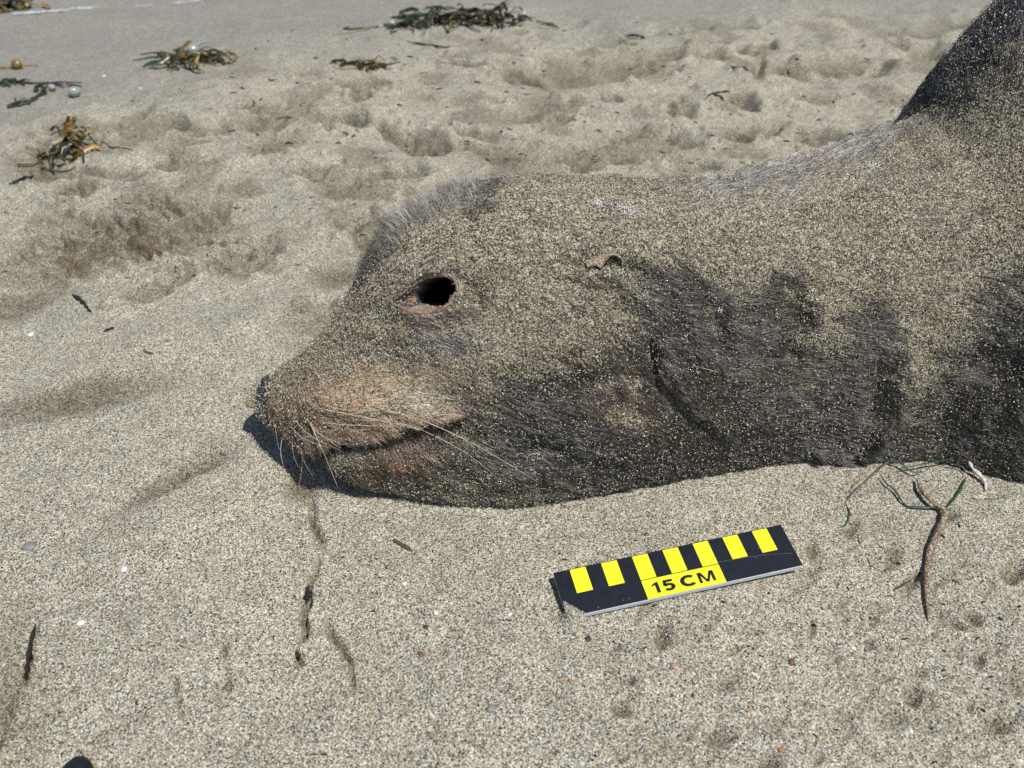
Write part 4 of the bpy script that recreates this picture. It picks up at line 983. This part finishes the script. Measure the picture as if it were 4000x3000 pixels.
clump('kelp_bladder', 'single clear bladder on a thin tan stem', 300, 372, 20, 4, 2, [M_KT], 0, None, [(298, 360, 17, M_FW)], [([(260, 374, 2), (320, 378, 2), (366, 372, 2)], 3, M_KT)], (5, 8), (.5, 1.), 13, .3)
clump('kelp_bladder', 'round brown bladder on a stalk at the far left edge', 75, 266, 20, 4, 2, [M_KB], 0, None, [(72, 254, 15, M_FB)], [([(-20, 268, 2), (40, 268, 3), (90, 262, 5), (150, 258, 2)], 4, M_KB)], (5, 8), (.5, 1.), 14, .3)

def strip(name, label, cat, pts, r, mat, flat=.45, n=30, taper=.4, group=None, parent=None, pname=None, rag=1.):
    """a bent stem or blade lying on the sand; pts = px, py, lift in mm"""
    P = spline(np.array([gp(x, y, z * .001) for x, y, z in pts]), n); s_ = pxs(P[n // 2])
    P[:, 2] = np.maximum(P[:, 2], ground(P[:, 0], P[:, 1]) + .0001)
    rr = r * s_ * (1 - taper * np.abs(np.linspace(-1, 1, n)) ** 3) * (1 - .7 * rag + 1.3 * rag * vnoise(np.arange(n) * 1.7, np.full(n, pts[0][0] * .37), s=77))
    V, F = tube(P, rr, 8)
    V = V.reshape(n, 8, 3); V = P[:, None] + (V - P[:, None]) * np.array([1, 1, flat]); V = V.reshape(-1, 3)
    o = mesh(pname or name, V, F, mat, parent, loc=None if parent is not None else tuple(P[0]))
    if parent is None: tag(o, label, cat, group)
    return o
M_STEM = sandy('sandy_brown_stem', (.25, .14, .06), .52, .45, .4, (.15, .07, .03))
strip('kelp_stipe', 'brown sand-dusted kelp stem bent on the sand right of the scale bar', 'seaweed', [(3578, 1885, 3), (3592, 1930, 4), (3640, 1985, 5), (3680, 2020, 5.5), (3665, 2075, 4.5), (3628, 2160, 3.5), (3614, 2260, 3), (3616, 2350, 2.5), (3630, 2432, .5)], 10.5, M_STEM, .7, 46, .55, rag=.22)
M_EEL = simple('eelgrass', (.030, .075, .040), .4, .5, .5, 200, 0, (.012, .03, .022)); M_EELD = simple('dry_eelgrass', (.10, .12, .10), .5, .4, .5, 200)
M_EELB = simple('fresh_eelgrass', (.05, .16, .02), .4, .5, .4, 200)
eel = empty('eelgrass', tuple(gp(3450, 1860)), 'thin dark green eelgrass blades tangled along the sea lion neck', 'seagrass')
for pts, r, m in [([(3300, 1965, .5), (3340, 1920, 3), (3400, 1870, 6), (3440, 1840, 9), (3470, 1818, 8)], 5, M_EELD), ([(3436, 1868, 6), (3458, 1900, 5), (3490, 1925, 5), (3520, 1965, 3), (3550, 1985, 2.5), (3610, 1992, 5), (3665, 2000, 9), (3690, 1998, 7)], 7, M_EEL), ([(3690, 1998, 7), (3720, 1960, 5), (3745, 1925, 4), (3770, 1872, 3)], 6, M_EEL),
                  ([(3430, 1842, 7), (3470, 1820, 10), (3510, 1830, 9), (3560, 1862, 8), (3600, 1860, 9)], 6, M_EEL), ([(3500, 1850, 8), (3600, 1838, 12), (3700, 1820, 12), (3780, 1812, 11)], 5, M_EEL), ([(3700, 1832, 10), (3750, 1840, 8), (3770, 1858, 4)], 5, M_EEL), ([(3910, 1830, 14), (3930, 1850, 11), (3944, 1890, 5)], 4, M_EELB),
                  ([(3305, 1972, 1), (3318, 2010, 1), (3300, 2052, .6), (3276, 2062, .4)], 5, M_EEL), ([(3320, 1985, 1), (3312, 2030, 1), (3330, 2056, .5)], 4, M_EELD), ([(3350, 2090, .5), (3360, 2130, .6)], 3, M_EELD), ([(3384, 2160, .4), (3402, 2218, .6)], 3, M_EELD), ([(3850, 1950, .8), (3890, 1952, 1), (3930, 1938, .8)], 3, M_EELB)]:
    strip('eelgrass', None, None, [(x, y, z * .55) for x, y, z in pts], r * .62, m, .35, 26, .6, None, eel, 'blade', .4)
M_SHL = sandy('bleached_shell', (.66, .63, .58), .12, .5, .4, (.5, .46, .4))
strip('feather_shaft', 'bleached white curved quill by the lower neck at the right', 'quill', [(3764, 1826, 9), (3785, 1850, 6), (3815, 1868, 4), (3842, 1892, 2.5), (3848, 1918, 1)], 7, M_SHL, .8, 24, .7)
M_WOOD = simple('dark_wood', (.085, .062, .045), .7, .3, .5, 400, .0004); M_CHAR = simple('blackened_weed', (.020, .019, .017), .7, .3, .5, 300)
G_T = 'bits of drift in the sand'
for nm, lb, ct, pts, r, m, fl in [
    ('wood_chip', 'dark wood splinter on the sand between jaw and scale bar', 'splinter', [(1536, 2110, .4), (1570, 2130, .8), (1612, 2154, .2)], 9, M_WOOD, .4),
    ('twig', 'stubby black twig on pale sand left of the forehead', 'twig', [(284, 1152, .2), (318, 1178, .9), (356, 1222, .1)], 8.5, M_CHAR, .6),
    ('straw', 'pale straw lying on the sand near the black twig', 'straw', [(392, 1272, .4), (440, 1242, .8), (492, 1212, .4)], 3.2, M_KT, .7),
    ('twig', 'short dark fragment below the pale straw', 'twig', [(404, 1298, .4), (430, 1288, 1), (448, 1280, .3)], 7, M_CHAR, .5),
    ('weed_scrap', 'tiny reddish weed scrap on open sand left of the nose', 'weed scrap', [(562, 1372, .4), (580, 1381, .9), (600, 1380, .3)], 6, M_WOOD, .5),
    ('stick', 'dark buried stick edge near the lower left corner', 'stick', [(140, 2436, .3), (122, 2510, 1.0), (110, 2590, 1.2), (96, 2650, .1)], 5.5, M_CHAR, .6),
    ('weed_strand', 'black weed strand half buried below the chin', 'weed strand', [(1206, 2286, .2), (1199, 2320, .9), (1200, 2352, .3)], 11, M_CHAR, .4),
    ('weed_strand', 'black weed scrap at the lower end of the sand crack', 'weed strand', [(1158, 2540, .2), (1162, 2566, .7), (1170, 2592, .2)], 8, M_CHAR, .4),
    ('weed_strand', 'curved dark weed crossing the groove at the far left', 'weed strand', [(34, 720, .5), (80, 706, 2), (130, 690, 1)], 6, M_CHAR, .5),
    ('twig', 'dark twig lying beyond the sea lion neck, left of a footprint', 'twig', [(2440, 146, 3), (2490, 150, 5), (2520, 154, 2)], 6, M_CHAR, .6),
    ('twig', 'dark forked twig on sand above the neck, nearer than the footprints', 'twig', [(2762, 378, 2), (2800, 372, 4), (2850, 362, 2)], 6, M_CHAR, .6),
    ('weed_strand', 'thin weed strand ending in a dark tip on the far sand', 'weed strand', [(1590, 162, 1), (1660, 178, 2), (1720, 188, 3), (1766, 190, 1)], 4, M_CHAR, .6),
    ('twig', 'angled twig beside the deepest footprint at the back', 'twig', [(2848, 270, 3), (2900, 278, 5), (2944, 296, 3)], 6, M_WOOD, .6),
    ('weed_scrap', 'forked weed scrap on the sand at right of the brown stem foot', 'weed scrap', [(3490, 2306, .2), (3520, 2290, .8), (3556, 2268, .2)], 5, M_WOOD, .5),
    ('straw', 'tan straw resting by the green blades under the neck', 'straw', [(3322, 1920, .5), (3352, 1894, 1.5), (3398, 1868, 1.5)], 8, M_KT, .5)]:
    strip(nm, lb, ct, pts, r, m, fl, 14, .6, G_T)
def stone(name, label, cat, x, y, r, mat, sq=.55, seed=0, bury=.3, el=1.25):
    c = gp(x, y); s_ = pxs(c) * r
    bm = bmesh.new(); bmesh.ops.create_icosphere(bm, subdivisions=2, radius=1)
    V = np.array([v.co for v in bm.verts]); F = [tuple(v.index for v in f.verts) for f in bm.faces]; bm.free()
    V = V * (1 + .5 * (fbm(V[:, 0] * 1.5 + seed, V[:, 1] * 1.5, V[:, 2] * 1.5, s=seed) - .5)[:, None]) * np.array([el, 1, sq])
    a = seed * 1.7; V = np.stack([V[:, 0] * math.cos(a) - V[:, 1] * math.sin(a), V[:, 0] * math.sin(a) + V[:, 1] * math.cos(a), V[:, 2]], 1)
    o = mesh(name, c + V * s_ + np.array([0, 0, s_ * sq * (1 - bury * 2)]), F, mat, loc=tuple(c)); tag(o, label, cat, 'pebbles and shell bits on the sand'); return o
M_PD = simple('dark_pebble', (.035, .036, .042), .6); M_PR = simple('red_pebble', (.17, .07, .045), .6); M_PW = simple('shell_white', (.72, .70, .66), .45); M_PO = simple('orange_pebble', (.36, .19, .06), .6); M_PG = simple('grey_pebble', (.22, .22, .23), .6); M_PP = simple('pink_pebble', (.42, .27, .23), .5)
for i, (lb, x, y, r, m) in enumerate([('small black pebble just below the scale bar left end', 2297, 2498, 11, M_PD), ('reddish brown pebble on open sand left of the scale bar', 1643, 2555, 10, M_PR), ('white shell bit in line with the scale bar left end', 1580, 2280, 9, M_PW), ('lower white shell bit left of the scale bar', 1702, 2394, 9, M_PW),
    ('white shell bit nearest the scale bar corner', 1992, 2400, 8, M_PW), ('orange pebble low in the middle foreground', 2230, 2660, 9, M_PO), ('grey pebble low in the middle foreground', 1917, 2768, 13, M_PG), ('pale pink pebble below the scale bar', 2636, 2604, 14, M_PP), ('dark red pebble in the right foreground', 3092, 2586, 11, M_PR), ('bright white shell bit right of the dark red pebble', 3332, 2532, 8, M_PW),
    ('lower bright white shell bit near the bottom edge at right', 3558, 2856, 7, M_PW), ('orange pebble at the bottom edge right of centre', 3052, 2930, 9, M_PO), ('white shell bit on the sand at the far left', 122, 1308, 10, M_PW), ('dark slate pebble on the lower left sand', 118, 2136, 18, M_PG), ('white pebble on the lower left sand', 486, 2224, 12, M_PW), ('cream shell bit right of the left stick', 318, 2434, 12, M_PW),
    ('dark pebble among the left foreground grains', 1662, 2450, 9, M_PD), ('white shell fleck on the grey sand near the round kelp clump', 407, 298, 6, M_PW), ('second white fleck between kelp bladder and kelp clump', 548, 345, 5, M_PW), ('third white fleck right of the clear bladder', 634, 322, 4, M_PW)]):
    stone('pebble' if m not in (M_PW,) else 'shell_fragment', lb, 'pebble' if m not in (M_PW,) else 'shell', x, y, r, m, .5, i)
# dried foam crust on the sand at left
pts = np.stack([RNG.normal(468, 30, 130), RNG.normal(726, 22, 130)], 1); Pw = np.array([gp(x, y, .001) for x, y in pts])
o = grains('foam_crust', Pw, np.tile([0, 0, 1.], (130, 1)), RNG.uniform(.0004, .0011, 130), np.full((130, 3), .6)); tag(o, 'white dried foam crust on the sand below the amber kelp', 'foam', kind='stuff')
# foam flecks along the swash line
V = []; F = []
for i in range(40):
    x = RNG.uniform(20, 840) if i > 30 else RNG.uniform(60, 370); y = np.interp(x, [p[0] for p in SHORE], [p[1] for p in SHORE]) + RNG.normal(3, 2)
    c = gp(x, y, .002); L = RNG.uniform(.006, .022); P = np.array([c + [-L, -.002, 0], c + [0, RNG.normal(0, .003), .0012], c + [L, .002, 0]]); v, f = tube(spline(P, 7), np.array([.0003, .0006, .0008, .0009, .0008, .0006, .0003]), 6)
    F += [tuple(q + len(V) for q in ff) for ff in f]; V += list(v)
o = mesh('swash_foam', V, F, simple('foam', (.62, .65, .67), .5)); tag(o, 'thin broken foam line left by the last wave', 'foam', kind='stuff')
# flecks of dried weed strewn over the rough sand
V = []; F = []
def fleck(x, y, L, r):
    global V, F
    c = gp(x, y, r * .4); a = random.gauss(0, .6); d = np.array([math.cos(a), math.sin(a), 0]) * L
    v, f = tube(spline([c - d, c + [0, random.gauss(0, L * .3), r], c + d], 5), np.array([.3, 1, 1, .9, .3]) * r, 5)
    F += [tuple(q + len(V) for q in ff) for ff in f]; V += list(v)
for i in range(230):
    x = random.uniform(900, 3600); y = 90 + 560 * random.random() ** 1.0
    fleck(x, y, random.uniform(.0015, .007), random.uniform(.0004, .0011))
for i in range(60): fleck(random.uniform(0, 1500), random.uniform(330, 1100), random.uniform(.001, .005), random.uniform(.0003, .0008))
for i in range(70): fleck(random.uniform(2100, 3990), random.uniform(2050, 2990), random.uniform(.0006, .002), random.uniform(.0003, .0006))
for i in range(40): fleck(random.uniform(0, 2100), random.uniform(2000, 2990), random.uniform(.0006, .002), random.uniform(.0002, .0005))
o = mesh('weed_flecks', V, F, M_CHAR); tag(o, 'dark flecks of dried weed strewn over the sand', 'weed flecks', kind='stuff')
# shadow cast from behind the camera, added as a black lump at the bottom edge
c = gp(285, 3010); stone('shadow_lump', 'shadow of the person behind the camera, shaped as a black lump at the bottom left edge', 'seaweed', 300, 3032, 52, simple('shadow_black', (.010, .012, .016), .5, .4), .35, 3, .25, 1.2)
del bpy.data.objects['shadow_lump']['group']
